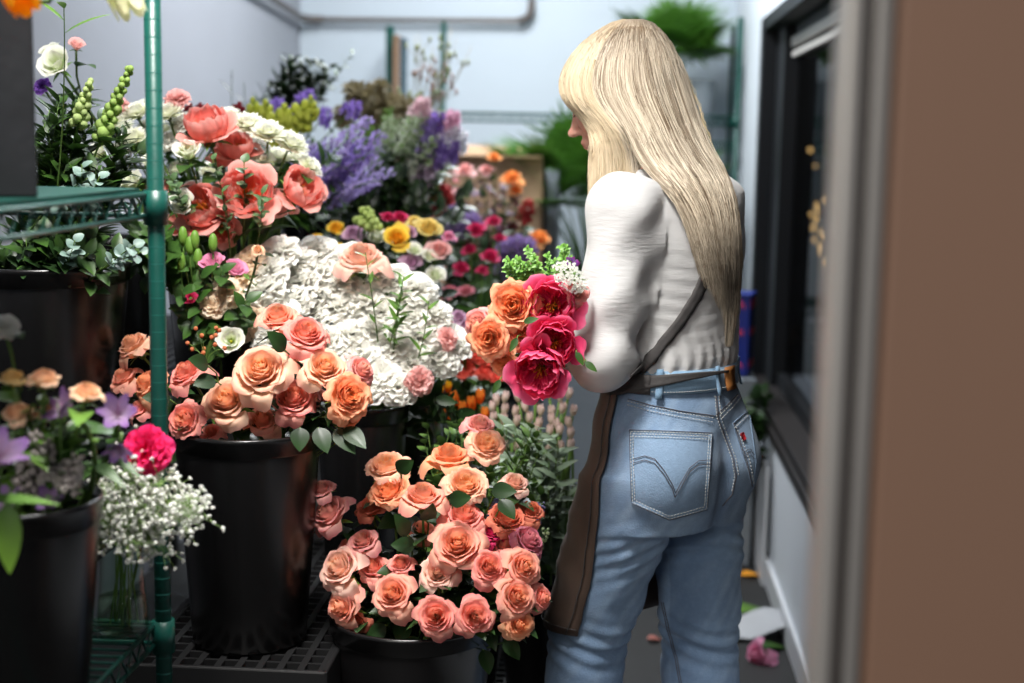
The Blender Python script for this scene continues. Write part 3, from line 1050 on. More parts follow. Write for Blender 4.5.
# ------------------------------------------------------------------ pink and white flowers at the wall side of the white bunch
FP = np.array([-.80, 2.80, 1.0])
LW = [
    (212, 262, 14, .0, 'lisianthus', 'lavpink', 'pink lisianthus on an upright stalk beneath the coral peonies', {'face': (-.1, -.5, 1.0)}),
    (235, 268, 13, .03, 'lisianthus', 'lavpink', 'second pink lisianthus, behind the upright one', {'face': (.3, -.3, .6)}),
    (190, 298, 9, .0, 'lisianthus', 'magenta', 'deep magenta bud beside the green post, beneath the lisianthus'),
    (258, 250, 7, -.03, 'rose', 'spraycream', 'tiny cream spray rose on a thin stalk above the cream carnations'),
    (231, 340, 15, -.05, 'lisianthus', 'white', 'creamy white lisianthus just above the peach roses'),
    (226, 293, 18, 0, 'carnation', 'cream_c', 'cream carnation nearest the pink lisianthus'),
    (213, 306, 14, -.02, 'carnation', 'cream_c', 'small cream carnation above the berry sprig'),
]
bunch(LW, FP, 2.62, 'lisianthus', leaves=3, leafL=.04, cat='lisianthus')
for i, (px, py) in enumerate([(183, 236), (190, 246), (195, 240), (203, 320), (213, 243), (198, 258), (181, 262)]):
    p = at(px, py, 2.62)
    t = empty('flower_bud', tuple(p), 'slim green flower bud beside the green post, above the pink lisianthus' if i != 3 else 'single green bud above the berry sprig', 'bud', 'green buds by the post' if i != 3 else None)
    b = MB()
    b.sphere((0, 0, 0), (.009, .009, .019), 10, 7, G3)
    b.build('bud', 'leaf', t)
    b = MB()
    b.tube(bez((0, 0, -.015), (0, 0, -.1), FP - p, 8), .0016, 5, STEM)
    b.build('stalk', 'stem', t)
for i, (px, py, dx) in enumerate([(196, 300, -.03), (205, 330, -.05), (215, 350, -.05), (190, 325, -.06), (182, 290, -.05), (222, 270, 0), (200, 275, -.02), (248, 300, 0)]):
    tip = at(px, py, 2.58)
    leafy_branch('leafy_sprig', FP + rg.uniform(-.04, .04, 3), tip, 'leafy stem in the gap between the green post and the cream carnations', 'leaf sprig', rg, 9, .06, .02, G2, G1, group='leafy stems by the post', start=.5)
t = empty('berry_sprig', tuple(at(205, 350, 2.5)), 'sprig of tiny orange berries above the peach roses', 'berries')
b, q = MB(), MB()
for i in range(13):
    e = np.array([rg.uniform(-.04, .05), rg.uniform(-.02, .02), rg.uniform(-.02, .045)])
    b.sphere(e, .0042, 8, 6, lin((222, 140, 96)))
    q.tube(bez((0, 0, -.04), (0, 0, 0), e, 5), .0009, 4, STEM)
q.tube([(0, 0, -.04), FP - at(205, 350, 2.5)], .0014, 5, STEM)
tag(b.build('berries', 'petal', t), kind='stuff')
q.build('stalk', 'stem', t)


# ------------------------------------------------------------------ coral peonies and white flowers above
def spike(name, foot, tip, label, cat, group, rg, kind, n=40, R=.012, L=.22, wid=.028, cin=(1, 1, 1), cout=(1, 1, 1), lv=10, lL=.05, lc=(G2, G1), lo=True, lab_blossom=None):
    """flowering stalk: florets packed round the top length L of the stem"""
    foot, tip = np.asarray(foot, float), np.asarray(tip, float)
    t = empty(name, tuple(foot), label, cat, group)
    d = tip - foot
    pts = bez((0, 0, 0), d * .5 + np.array([0, 0, .04]), d, 14)
    b = MB()
    b.tube(pts, np.linspace(.003, .0015, 14), 5, STEM)
    b.build('stem', 'stem', t)
    tot = np.linalg.norm(d)
    b = MB()
    for i in range(n):
        k = 1 - (L / tot) * (1 - (i + .5) / n)
        j = min(12, int(k * 13))
        f = k * 13 - j
        q = pts[j] * (1 - f) + pts[min(13, j + 1)] * f
        x, y, z = frame_z(pts[min(13, j + 1)] - pts[j])
        a = i * 2.4 + rg.uniform(-.3, .3)
        taper = 1 - .65 * (i / n)
        o = x * math.cos(a) + y * math.sin(a)
        c = q + o * wid * taper
        rr = R * (1 - .5 * i / n) * rg.uniform(.8, 1.2)
        co = np.array(cout) * rg.uniform(.85, 1.1)
        if kind == 'star':
            for m in range(5):
                a2 = m * 1.2566 + a
                dd = x * math.cos(a2) + y * math.sin(a2) * .4 + z * math.sin(a2) * .9 + o * .35
                fan_petal(b, c, dd, o, rr * 1.3, rr * .55, cin, co, 'round', .1, .1, 0, nu=4, nv=3)
        elif kind == 'bell':
            b.sphere(c, (rr, rr, rr * 1.3), 6, 4, co)
        else:
            b.sphere(c, rr, 6, 4, co)
    b.build('blossoms', 'petal', t)
    if lv:
        b = MB()
        for i in range(lv):
            k = .35 + .6 * (1 - L / tot) * i / lv
            j = min(12, int(k * 13))
            x, y, z = frame_z(pts[j + 1] - pts[j])
            a = i * 2.4
            fan_petal(b, pts[j], x * math.cos(a) + y * math.sin(a) + z * .8, z, lL, lL * .22, lc[0], lc[1], 'leaf', -.2, .2, 0, nu=5, nv=3)
        b.build('leaves', 'leaf', t)
    return t


PAL['mumwhite'] = tuple(lin(c) for c in ((235, 240, 190), (248, 250, 236), (252, 252, 246), (252, 252, 246)))
FPe = np.array([-.80, 2.92, 1.05])
PE = [
    (207, 128, 29, -.08, 'peony', 'peonycoral', 'coral peony just past the ringed post, highest of the large coral ones', {'face': (-.1, -.6, .6)}),
    (236, 148, 22, -.02, 'peony', 'peonycoral', 'coral peony between white chrysanthemums, half hidden by eucalyptus', {'face': (.1, -.6, .5)}),
    (202, 208, 29, -.10, 'peony', 'peonycoral', 'coral peony lowest beside the green post, under the white lisianthus', {'face': (-.2, -.8, -.1)}),
    (247, 194, 31, -.12, 'peony', 'peonycoral', 'wide open coral peony with dark heart facing the viewer', {'face': (.05, -1, .1)}),
    (300, 190, 26, -.04, 'peony', 'peonycoral', 'closed cupped coral peony outermost toward the aisle', {'face': (.5, -.5, .1)}),
    (222, 228, 19, -.10, 'peony', 'peonycoral', 'coral peony petals hanging under the wide open bloom', {'face': (.0, -.6, -.8)}),
    (177, 99, 14, .05, 'carnation', 'pinkwhite', 'pale pink carnation topmost behind the ringed post', {'cat': 'carnation', 'name': 'carnation'}),
    (118, 106, 12, .0, 'carnation', 'pinkwhite', 'pale pink carnation between the greenery and white chrysanthemums', {'cat': 'carnation', 'name': 'carnation'}),
    (248, 126, 18, .0, 'mum', 'mumwhite', 'white chrysanthemum topmost toward the aisle', {'cat': 'chrysanthemum', 'name': 'chrysanthemum'}),
    (268, 134, 18, -.02, 'mum', 'mumwhite', 'white chrysanthemum above the cupped coral peony', {'cat': 'chrysanthemum', 'name': 'chrysanthemum'}),
    (290, 145, 19, .0, 'mum', 'mumwhite', 'white chrysanthemum behind the cupped coral peony', {'cat': 'chrysanthemum', 'name': 'chrysanthemum', 'face': (.4, -.4, .6)}),
    (309, 168, 14, .0, 'mum', 'mumwhite', 'white chrysanthemum outermost toward the aisle, by purple spikes', {'cat': 'chrysanthemum', 'name': 'chrysanthemum', 'face': (.6, -.4, .2)}),
    (262, 160, 14, .0, 'mum', 'mumwhite', 'white chrysanthemum low between two coral peonies', {'cat': 'chrysanthemum', 'name': 'chrysanthemum'}),
    (168, 115, 17, .02, 'mum', 'mumwhite', 'white chrysanthemum right behind the ringed post', {'cat': 'chrysanthemum', 'name': 'chrysanthemum'}),
    (137, 114, 17, .0, 'mum', 'mumwhite', 'white chrysanthemum topmost on the wall side of the ringed post', {'cat': 'chrysanthemum', 'name': 'chrysanthemum'}),
    (112, 124, 15, -.02, 'mum', 'mumwhite', 'white chrysanthemum behind the snapdragon stalk', {'cat': 'chrysanthemum', 'name': 'chrysanthemum'}),
    (133, 140, 17, -.05, 'mum', 'mumwhite', 'white chrysanthemum in the middle on the wall side of the post', {'cat': 'chrysanthemum', 'name': 'chrysanthemum'}),
    (187, 150, 15, -.14, 'lisianthus', 'white', 'white lisianthus between post and top coral peony', {'cat': 'lisianthus', 'name': 'lisianthus'}),
    (182, 202, 14, -.15, 'lisianthus', 'white', 'white lisianthus with yellow heart beside the post, low', {'cat': 'lisianthus', 'name': 'lisianthus', 'face': (0, -1.2, 0)}),
    (130, 180, 14, -.10, 'lisianthus', 'white', 'white lisianthus low above the upper wire shelf', {'cat': 'lisianthus', 'name': 'lisianthus'}),
    (98, 150, 13, -.12, 'lisianthus', 'white', 'white lisianthus among dark greenery above the wire shelf', {'cat': 'lisianthus', 'name': 'lisianthus'}),
    (150, 160, 12, -.06, 'lisianthus', 'white', 'white lisianthus behind the post at mid height', {'cat': 'lisianthus', 'name': 'lisianthus'}),
    (148, 128, 13, .03, 'mum', 'mumwhite', 'small white chrysanthemum peeping out behind the post', {'cat': 'chrysanthemum', 'name': 'chrysanthemum'}),
    (55, 62, 18, -.12, 'lisianthus', 'white', 'large cream lisianthus beside the dark square planter', {'cat': 'lisianthus', 'name': 'lisianthus', 'face': (.3, -.6, -.2)}),
    (50, 50, 12, -.08, 'lisianthus', 'white', 'cream lisianthus bloom tucked behind the larger cream one', {'cat': 'lisianthus', 'name': 'lisianthus'}),
    (77, 44, 9, -.10, 'lisianthus', 'pinkwhite', 'small pale pink bloom above the cream lisianthus', {'cat': 'lisianthus', 'name': 'lisianthus', 'face': (.7, -.5, .3)}),
    (42, 86, 10, -.10, 'carnation', 'lavpurple', 'purple bloom half hidden by the dark square planter', {'cat': 'flower', 'name': 'purple_flower'}),
    (193, 190, 14, -.02, 'carnation', 'white_c', 'white carnation in the gap between the coral peonies', {'cat': 'carnation', 'name': 'carnation'}),
    (222, 160, 14, .0, 'peony', 'peonycoral', 'small coral peony in the middle of the peony bunch', {}),
    (160, 190, 12, -.02, 'peony', 'peonycoral', 'coral peony edge showing behind the green post', {}),
] + [(x_, y_, 15, .05 + .03 * (i_ % 3), 'mum' if i_ % 3 else 'carnation', 'mumwhite' if i_ % 3 else 'white_c', ['white bloom deep in the peony bunch, beside the highest coral peony', 'white bloom at the rear of the peony bunch'][i_ % 2],
      {'cat': 'flower', 'name': 'white_bloom', 'group': ['white blooms deep in the peony bunch', 'white blooms at the rear of the peony bunch'][i_ % 2]}) for i_, (x_, y_) in enumerate([(186, 122), (228, 118), (240, 140), (256, 148), (278, 158), (296, 160), (172, 140), (160, 132), (122, 130), (120, 150), (145, 148), (212, 172), (270, 175), (180, 170), (150, 108), (105, 138)])] + [
    (272, 206, 22, .0, 'peony', 'peonycoral', 'coral peony behind the wide open one, low toward the aisle', {}),
    (180, 225, 18, -.02, 'peony', 'peonycoral', 'coral peony lowest of the bunch, right against the green post', {})]
PAL['lavpurple'] = tuple(lin(c) for c in ((120, 70, 170), (150, 100, 200), (160, 110, 210), (170, 130, 215)))
bunch(PE, FPe, 2.88, 'peony', leaves=3, leafL=.06, cat='peony')
rg = np.random.default_rng(21)
# eucalyptus and leafy stems
for i, (px, py, Y, nm) in enumerate([(244, 160, 2.70, 'e'), (212, 158, 2.70, 'e'), (222, 190, 2.68, 'r'), (172, 178, 2.66, 'e'), (262, 192, 2.66, 'r')]):
    c = [G2, G2, EUC, G2, G2][i]
    leafy_branch('eucalyptus_sprig', FPe, at(px, py, Y), ['eucalyptus stem with round leaves crossing the top coral peonies', 'round-leaved stem over the highest coral peony', 'thin grey-green stem across the wide open coral peony',
                 'round-leaved stem beside the post among white blooms', 'narrow-leaved stem over the wide open coral peony'][i], 'leaf sprig', rg, 12, .034, .015 if nm == 'e' else .009,
                 lin((74, 100, 62)), lin((100, 128, 88)), start=.72)
# greenery standing in the large bucket behind the rack
FE = np.array([-1.05, 2.50, 1.08])
gl = [(60, 110), (72, 120), (85, 130), (55, 150), (65, 170), (100, 118), (115, 150), (48, 130), (92, 150), (75, 95), (50, 110), (110, 175), (130, 165), (88, 178), (58, 185), (140, 150), (70, 145), (125, 135), (43, 160), (80, 110), (45, 125), (52, 170), (60, 95), (66, 130), (95, 165), (118, 128)]
for i, (px, py) in enumerate(gl):
    leafy_branch('greenery_sprig', FE + rg.uniform(-.06, .06, 3) * (1, 1, 0), at(px, py, 2.42 + .12 * rg.random()), 'leafy green stem rising above the upper wire shelf beside the dark planter', 'foliage', rg,
                 30, .075, .0125, G4, G1, group='greenery in the large bucket', start=.40, spread=.75)
leafy_branch('greenery_sprig', FE, at(64, 2, 2.3), 'single arching blade at the very top, beside the dark planter', 'foliage', rg, 3, .13, .012, G1, G3, start=.9)
for i in range(26):
    px = rg.uniform(-10, 118)
    tip = at(px, rg.uniform(228, 272), 2.36 + .05 * rg.random())
    leafy_branch('greenery_sprig', FE + (0, 0, .02), tip, 'leafy stem in the large bucket, under the upper wire shelf', 'foliage', rg, 12, .06, .017, G4, G1 if i % 3 else G2,
                 group='foliage under the upper shelf', start=.45, spread=.9)
for i, (px, py) in enumerate([(88, 178), (82, 165), (100, 176), (75, 240), (135, 245), (142, 252)]):
    leafy_branch('eucalyptus_sprig', FE, at(px, py, 2.34), 'silvery eucalyptus stem beside the ringed post, at the upper shelf', 'eucalyptus', rg, 9, .034, .016, EUC, lin((140, 164, 154)), group='silver eucalyptus', start=.75, prof='round')
for i in range(16):
    tip = at(rg.uniform(122, 168), rg.uniform(225, 262), 2.55)
    leafy_branch('greenery_sprig', np.array([-.85, 2.86, 1.1]), tip, 'leafy stem in the dark bucket right behind the post', 'foliage', rg, 10, .06, .018, G2, G1, group='foliage behind the post', start=.5)
# snapdragon in bud
FS = FE
spike('snapdragon', FS, at(131, 67, 2.45), 'pale green snapdragon stalk in bud, leaning toward the post', 'snapdragon', None, rg, 'ball', 34, .0105, .16, .010, G3, lin((168, 196, 110)), 8, .07)
spike('snapdragon', FS, at(90, 80, 2.45), 'shorter pale snapdragon bud stalk beside the leaning one', 'snapdragon', None, rg, 'ball', 22, .010, .10, .010, G3, lin((190, 208, 140)), 8, .07)
# lily buds hanging in from above, on the upper shelf
FL = np.array([-.95, 1.66, 1.52])

# square zinc planter on the upper shelf
pl = MB()
hw, zh = .125, .43
for (a, c) in (((-2 * hw, 0, 0), (0, .012, zh)), ((-2 * hw, 2 * hw - .012, 0), (0, 2 * hw, zh)), ((-2 * hw, .012, 0), (-2 * hw + .012, 2 * hw - .012, zh)), ((-.012, .012, 0), (0, 2 * hw - .012, zh)), ((-2 * hw + .012, .012, 0), (-.012, 2 * hw - .012, .015))):
    pl.box(a, c)
o = pl.build('square_planter', 'zinc', None, False, bevel=.003)
o.location = (-.703, 1.70, 1.3695)
o.rotation_euler = (0, 0, math.radians(23))
tag(o, 'dark weathered square metal planter standing on the upper wire shelf', 'planter')
pl = MB()
pl.box((-2 * hw + .013, .013, zh - .10), (-.013, 2 * hw - .013, zh - .04))
q = pl.build('soil', 'black_matte', o, False)


def tulip(loc, d, R, foot, c0, c1, label, name='tulip', group=None, leaf=True, lo=False, tall=1.25, closed=.75):
    rg_ = np.random.default_rng(int(abs(loc[0] * 9999)) % 9973)
    t = empty(name, tuple(loc), label, 'tulip' if name == 'tulip' else 'lily', group)

    def mk():
        b = MB()
        for i in range(6):
            wrap_petal(b, np.random.default_rng(i), i * 1.047 + (i % 2) * .0, .46 - .05 * (i % 2), tall, .72, .02, .02, c0, c1, c1, 5 if lo else 9, 5 if lo else 9, base=.12, cup=-closed, ruff=.015, point=.45)
        return b.data('tulip_bloom', 'petal')
    link('bloom', getd(('tul', tuple(c0), tuple(c1), lo, tall), mk), t, mtx(-nrm(d) * R * .5, d, R))
    b = MB()
    pts = stem_to(b, -nrm(d) * R * .5, nrm(d), np.asarray(foot) - loc, .0032, n=7)
    b.build('stem', 'stem', t)
    if leaf:
        b = MB()
        for i in range(2):
            q = pts[3] if len(pts) > 3 else pts[0]
            fan_petal(b, q, (rg_.uniform(-.5, .5), rg_.uniform(-.5, .2), .9), (rg_.uniform(-1, 1), -1, .2), R * 4.2, R * .8, lin((96, 124, 84)), lin((150, 172, 130)), 'lance', .1, .3, 0, nu=6, nv=3)
        b.build('leaves', 'leaf', t)
    return t


FT = np.array([-.86, 1.78, 1.74])
b = MB()
tulip(at(14, -12, 1.62), (.5, -.4, -.55), .048, FT, lin((240, 150, 20)), lin((250, 180, 30)), 'yellow-orange tulip drooping over the dark square planter')
tulip(at(112, -34, 1.85), (.42, -.1, -.9), .060, FT, lin((200, 210, 120)), lin((240, 236, 200)), 'pale green-white lily bud hanging down beside the ringed post', 'lily', tall=1.7, closed=.95)
tulip(at(58, -20, 1.85), (.3, -.1, .9), .03, FT, lin((200, 210, 120)), lin((240, 236, 200)), 'lily stalk with a bud just above the picture, in the dark planter', 'lily', tall=1.7, closed=.95)

# ------------------------------------------------------------------ purple, green and dried bunches against the wall
FQ = np.array([-.95, 3.7, 1.15])
bucket(-.98, 3.62, .852, .34, .13, 'shaded bucket under the purple spikes')
bucket(-.69, 3.25, .502, .55, .10, 'tall pale bucket seen beneath the cupped coral peony', 'white')
bucket(-1.15, 4.30, .852, .36, .13, 'shaded bucket under the dark green branches by the corner')
bucket(-.95, 4.45, .852, .36, .11, 'shaded bucket under the dried brown heads')
purp, purp2, lav = lin((150, 122, 200)), lin((178, 158, 220)), lin((200, 188, 228))
n_ = 0
for k in range(900):
    px, py = rg.uniform(300, 400), rg.uniform(100, 205)
    if not inside(px, py, [(300, 150), (330, 120), (350, 108), (380, 120), (400, 150), (398, 172), (370, 190), (340, 200), (318, 185)]):
        continue
    n_ += 1
    if n_ > 26:
        break
    p = at(px, py, 3.45 + .3 * rg.random())
    spike('delphinium', FQ, p, 'purple delphinium spike behind the coral peonies', 'delphinium', 'purple delphinium spikes', rg, 'star', 24, .013, .15, .020, lav if k % 3 else purp, purp2 if k % 2 else purp, 8, .06)
for i, (px, py) in enumerate([(240, 115), (256, 105), (312, 92), (360, 104), (281, 100), (330, 110), (295, 108)]):
    spike('purple_bloom_sprig', FQ + (-.1, .2, 0), at(px, py, 3.8), 'stalk with a violet bloom above the yellow-green buds', 'flower', 'violet blooms near the grey wall', rg, 'star', 10, .016, .05, .018, purp, purp, 5, .05)
for i in range(22):
    px, py = rg.uniform(255, 320), rg.uniform(98, 155)
    p = at(px, py, 3.5)
    spike('yellow_green_bud_sprig', FQ + (-.15, -.1, 0), p, 'stalk of yellow-green lily buds behind white chrysanthemums', 'buds', 'yellow-green bud stalks', rg, 'bell', 7, .014, .07, .018, G3, lin((196, 204, 84)), 5, .05)
bucket(-1.23, 3.42, .852, .34, .12, 'shaded bucket against the grey wall under the dark red tufts')
for i in range(14):
    px = rg.uniform(185, 245)
    spike('red_filler_sprig', np.array([-1.23, 3.42, 1.0]), at(px, rg.uniform(100, 120), 3.3), 'stalk of dark red tufts behind the white chrysanthemums', 'flower', 'dark red tufts', rg, 'ball', 26, .010, .08, .02, (.1, 0, 0), lin((130, 30, 40)), 3, .05)
FG = np.array([-1.16, 4.3, 1.2])
for i in range(26):
    px, top = rg.uniform(284, 342), rg.uniform(54, 84)
    leafy_branch('green_branch', FG + rg.uniform(-.05, .05, 3), at(px, top, 4.3), 'upright dark green branch in the back corner by the grey wall', 'foliage', rg, 26, .075, .015, G4, G2, group='dark green branches in the corner', start=.35)
leafy_branch('green_branch', FG, at(353, 52, 4.3), 'lone thin upright green branch beside the corner branches', 'foliage', rg, 22, .05, .010, G2, G1, start=.4)
for i in range(3):
    leafy_branch('green_branch', FG, at(232 + 12 * i, 70 + 12 * i, 4.1), 'thin dark blade leaning to the grey wall', 'foliage', rg, 3, .08, .005, G4, G4, group='thin blades at the wall', start=.7)
FD = np.array([-.95, 4.45, 1.2])
hy = lambda: carnation_data('hydrangea_head', lin((110, 100, 70)), lin((140, 128, 96)), 90, 90, .05, True, 1.1, .14)
for i, (px, py, r, c) in enumerate([(362, 100, 22, 0), (385, 108, 22, 0), (345, 118, 18, 1), (404, 112, 20, 0), (392, 130, 20, 1), (412, 132, 18, 1), (372, 124, 20, 1), (352, 92, 14, 0), (380, 88, 12, 0)]):
    p = at(px, py, 4.25)
    t = empty('hydrangea', tuple(p), 'dried beige-brown flower head against the back wall, above the purple spikes', 'hydrangea', 'dried flower heads')
    link('bloom', getd('hyd', hy), t, mtx((0, 0, 0), nrm(p - FD) + np.array([0, -.5, .2]), r * 4.25 / FPX))
    b = MB()
    b.tube(bez((0, 0, 0), (FD - p) * .4 - np.array([0, 0, .05]), FD - p, 8), .003, 5, STEM)
    b.build('stem', 'stem', t)
# pale stock and white filler to the aisle side
FK = np.array([-.69, 4.12, .95])
bucket(-.69, 4.12, .502, .50, .11, 'dark shaded bucket under the white and violet stock')
for i in range(46):
    px, py = rg.uniform(350, 452), rg.uniform(100, 200)
    if py < 118 and px < 385:
        continue
    p = at(px, py, 3.9 + .25 * rg.random())
    ed = rg.random()
    col = lin((206, 206, 196)) if ed < .35 else lin((96, 116, 70)) if ed < .85 else lin((172, 150, 210))
    spike('stock_stalk', FK + rg.uniform(-.03, .03, 3), p, 'leafy stalk of small pale and green blossoms between purple spikes and back wall', 'flower', 'pale stock stems', rg, 'star', 14, .013, .10, .018, G3, col, 14, .07, (G4, G2))
for i, (px, py, c, nm) in enumerate([(440, 114, purp, 'violet'), (433, 122, purp2, 'violet'), (448, 140, purp2, 'violet'), (440, 145, purp, 'violet'), (434, 138, purp2, 'violet'), (455, 142, purp, 'violet'),
                                     (464, 132, lin((240, 240, 246)), 'white'), (458, 126, lin((236, 230, 240)), 'white'), (456, 112, lin((226, 178, 200)), 'pink'), (425, 98, lin((222, 190, 196)), 'pink'), (413, 160, lin((200, 204, 190)), 'white'), (430, 165, lin((220, 200, 220)), 'pink')]):
    spike('stock_flower', FK, at(px, py, 3.95), '%s stock bloom at the aisle end of the pale bunch' % nm, 'stock flower', '%s stock blooms' % nm, rg, 'star', 16, .018, .06, .020, c, c, 6, .05)
# bare twigs
for i in range(14):
    x0_, tx, ty = rg.uniform(425, 445), rg.uniform(414, 478), rg.uniform(20, 75)
    a, c = at(x0_, 150, 4.4), at(tx, ty, 4.5)
    t = empty('dry_twig', tuple(FD), 'thin dry beige twig standing before the back wall', 'twig', 'dry twigs')
    b = MB()
    pts = bez((0, 0, 0), a - FD, c - FD, 10)
    b.tube(pts, np.linspace(.0022, .0008, 10), 4, lin((150, 140, 120)))
    for k in range(9):
        q = pts[5 + k % 4] + rg.normal(0, .004, 3)
        e = q + np.array([rg.uniform(-.03, .03), rg.uniform(-.02, .02), rg.uniform(.02, .05)])
        b.tube([q, e], .0008, 4, lin((160, 150, 120)))
        b.sphere(e, (.005, .005, .011), 5, 4, lin((150, 158, 110)) if k % 2 else lin((180, 150, 140)))
    b.build('stem', 'stem', t)
# two uprights behind: slim green post and a wrapped brown stick
b = MB()
b.tube([(-1.05, 6.62, 0.0), (-1.05, 6.62, 1.955)], .020, 12)
tag(b.build('upright_post', 'green'), 'slim grey-green upright post standing before the back wall', 'post')
t = empty('bundle_of_sticks', (-1.0, 6.55, 0), 'brown stick with a dark wrapped side beside the grey-green post', 'stick')
b = MB()
b.tube([(-.01, 0, 0), (-.01, 0, 1.91)], .017, 10, lin((120, 96, 76)))
b.build('stick', 'stem', t)
b = MB()
b.tube([(.02, 0.03, 0), (.02, 0.03, 1.90)], .016, 10, lin((60, 80, 90)))
b.build('dark_rod', 'stem', t)

# ------------------------------------------------------------------ yellow and lilac spray bunch
FY = np.array([-.66, 3.55, .86])
bucket(-.69, 3.55, .502, .40, .115, 'shaded bucket under the yellow and lilac roses')
YL = [
    (397, 238, 16, -.05, 'rose', 'yellow', 'bright yellow rose behind the white carnations', {'face': (0, -1, .2)}),
    (429, 228, 15, 0, 'rose', 'paleyellow', 'pale yellow rose beside the bright yellow one'),
    (415, 222, 10, .05, 'rose', 'paleyellow', 'small pale yellow rose between the two larger yellow ones'),
    (440, 250, 14, -.03, 'rose', 'pinkwhite', 'blush rose with coral heart under the pale yellow one'),
    (353, 233, 12, 0, 'rose', 'lilacrose', 'lilac-pink rose above the cream-peach rose'),
    (377, 236, 11, 0, 'lisianthus', 'white', 'whitish bloom between lilac and bright yellow roses'),
    (316, 240, 10, 0, 'rose', 'yellow', 'small yellow rose at the wall-side end of the yellow bunch'),
    (336, 228, 11, .05, 'rose', 'yellow', 'yellow rose above the wall-side small one'),
    (334, 248, 9, 0, 'rose', 'yellow', 'yellow petals low beside the cream carnations'),
    (412, 262, 12, -.05, 'rose', 'lilacrose', 'lilac rose low behind the white carnations'),
    (436, 275, 11, -.05, 'lisianthus', 'white', 'white bloom low, under the blush rose'),
    (415, 250, 9, -.05, 'lisianthus', 'white', 'white bloom under the bright yellow rose'),
    (430, 256, 9, -.05, 'lisianthus', 'white', 'white bloom touching the blush rose'),
    (449, 236, 8, 0, 'rose', 'lavpink', 'pale pink small rose at the aisle end of the yellow bunch'),
    (400, 217, 9, .05, 'rose', 'magenta', 'magenta rose topmost in the yellow bunch'),
    (388, 217, 8, .05, 'rose', 'magenta', 'second magenta rose beside the topmost one'),
    (410, 232, 9, .0, 'rose', 'lilacrose', 'lilac rose squeezed between the yellow ones'),
    (428, 288, 8, -.05, 'rose', 'mauve', 'mauve rosebud low at the aisle side'),
]
bunch(YL, FY, 3.35, 'rose', leaves=4, leafL=.05, lo=True)
for i, (px, py) in enumerate([(366, 208), (371, 216), (360, 218), (375, 222), (366, 222)]):
    p = at(px, py, 3.3)
    spike('green_bud_sprig', FY, p, 'pale green bud cluster above the yellow bunch', 'buds', 'pale green buds', rg, 'ball', 5, .011, .02, .012, G3, lin((196, 214, 130)), 4, .05)
for i in range(40):
    p = at(rg.uniform(310, 455), rg.uniform(225, 300), 3.42)
    leafy_branch('filler_sprig', FY, p, 'dark leafy filler stem in the yellow and lilac bunch', 'foliage', rg, 10, .07, .02, G4, G2, group='filler stems, yellow bunch', start=.4)

# ------------------------------------------------------------------ red, magenta and amaranth bunches along the aisle
FR = np.array([-.39, 4.0, .45])
bucket(-.40, 4.0, .162, .40, .15, 'shaded low bucket under the magenta roses')
RR = [
    (476, 229, 11, 0, 'magenta roses'), (494, 221, 9, .1, ''), (470, 249, 8, 0, ''), (490, 256, 11, 0, ''), (461, 268, 10, 0, ''), (450, 292, 10, -.1, ''), (466, 291, 9, -.1, ''), (500, 238, 7, .1, ''), (482, 270, 7, 0, '')]
bunch([(a, c, r, dy, 'rose', 'magenta' if i not in (5, 6) else 'mauve', 'magenta rose in the shaded bunch behind the woman\'s bouquet') for i, (a, c, r, dy, _) in enumerate(RR)], FR, 3.8, 'rose', leaves=3, leafL=.06, lo=True, group='shaded magenta roses')
FC = np.array([-.36, 3.60, .40])
bucket(-.36, 3.62, .162, .38, .13, 'shaded low bucket under the red-coral carnations')
RC = [(457, 343, 13), (478, 356, 10), (465, 369, 12), (492, 360, 8), (496, 377, 7), (450, 347, 9), (470, 335, 10), (455, 328, 9), (484, 372, 9), (462, 355, 9), (447, 362, 8), (489, 345, 8)]
PAL['redcoral'] = tuple(lin(c) for c in ((200, 60, 50), (236, 96, 80), (238, 104, 88), (240, 120, 100)))
bunch([(a, c, r, 0, 'carnation', 'redcoral', 'red-coral carnation low between white bunch and bouquet', {'cat': 'carnation'}) for a, c, r in RC], FC, 3.3, 'carnation', leaves=3, leafL=.06, lo=True, group='red-coral carnations')
bunch([(459, 316, 9, 0, 'rose', 'lilacrose', 'lilac rose just past the white carnations, above the red-coral ones'), (463, 325, 7, 0, 'rose', 'lilacrose', 'smaller lilac rose touching the lilac one')], FC, 3.2, 'rose', leaves=2, lo=True)
FM = np.array([-.42, 4.75, .50])
bucket(-.42, 4.75, 0, .62, .16, 'tall shaded bucket under the dark red bunch at the back')
dred, dred2 = lin((92, 24, 32)), lin((170, 50, 58))
for i in range(90):
    px, py = rg.uniform(420, 532), rg.uniform(168, 255)
    if not inside(px, py, [(420, 190), (440, 170), (480, 160), (505, 168), (528, 200), (532, 240), (480, 262), (430, 235)]):
        continue
    p = at(px, py, 4.35 + .3 * rg.random())
    c = dred2 if (px < 455 and i % 3 == 1) else dred if i % 4 else lin((110, 76, 100))
    leafy_branch('red_leaf_sprig', FM, p, 'dark red and bronze leafy stem in the rear bunch before the cardboard box', 'foliage', rg, 16, .06, .020, c, lin((60, 70, 40)) if i % 2 else c, group='dark red stems', start=.35)
for i in range(30):
    px, py = rg.uniform(420, 532), rg.uniform(190, 300)
    leafy_branch('filler_sprig', FR if i % 2 else FM, at(px, py, 4.2), 'dark green filler stem in the shaded aisle bunch', 'foliage', rg, 14, .08, .024, G4, G2, group='filler stems, aisle bunch', start=.3)
for i, (px, py) in enumerate([(425, 186), (433, 192), (441, 182), (444, 194), (428, 198), (438, 200), (420, 194), (529, 200), (526, 208)]):
    spike('red_berry_sprig', FM, at(px, py, 4.4), 'coral red berry cluster on the dark rear bunch', 'berries', 'coral berry clusters', rg, 'ball', 20, .011, .05, .02, dred2, lin((200, 70, 70)), 3, .05)
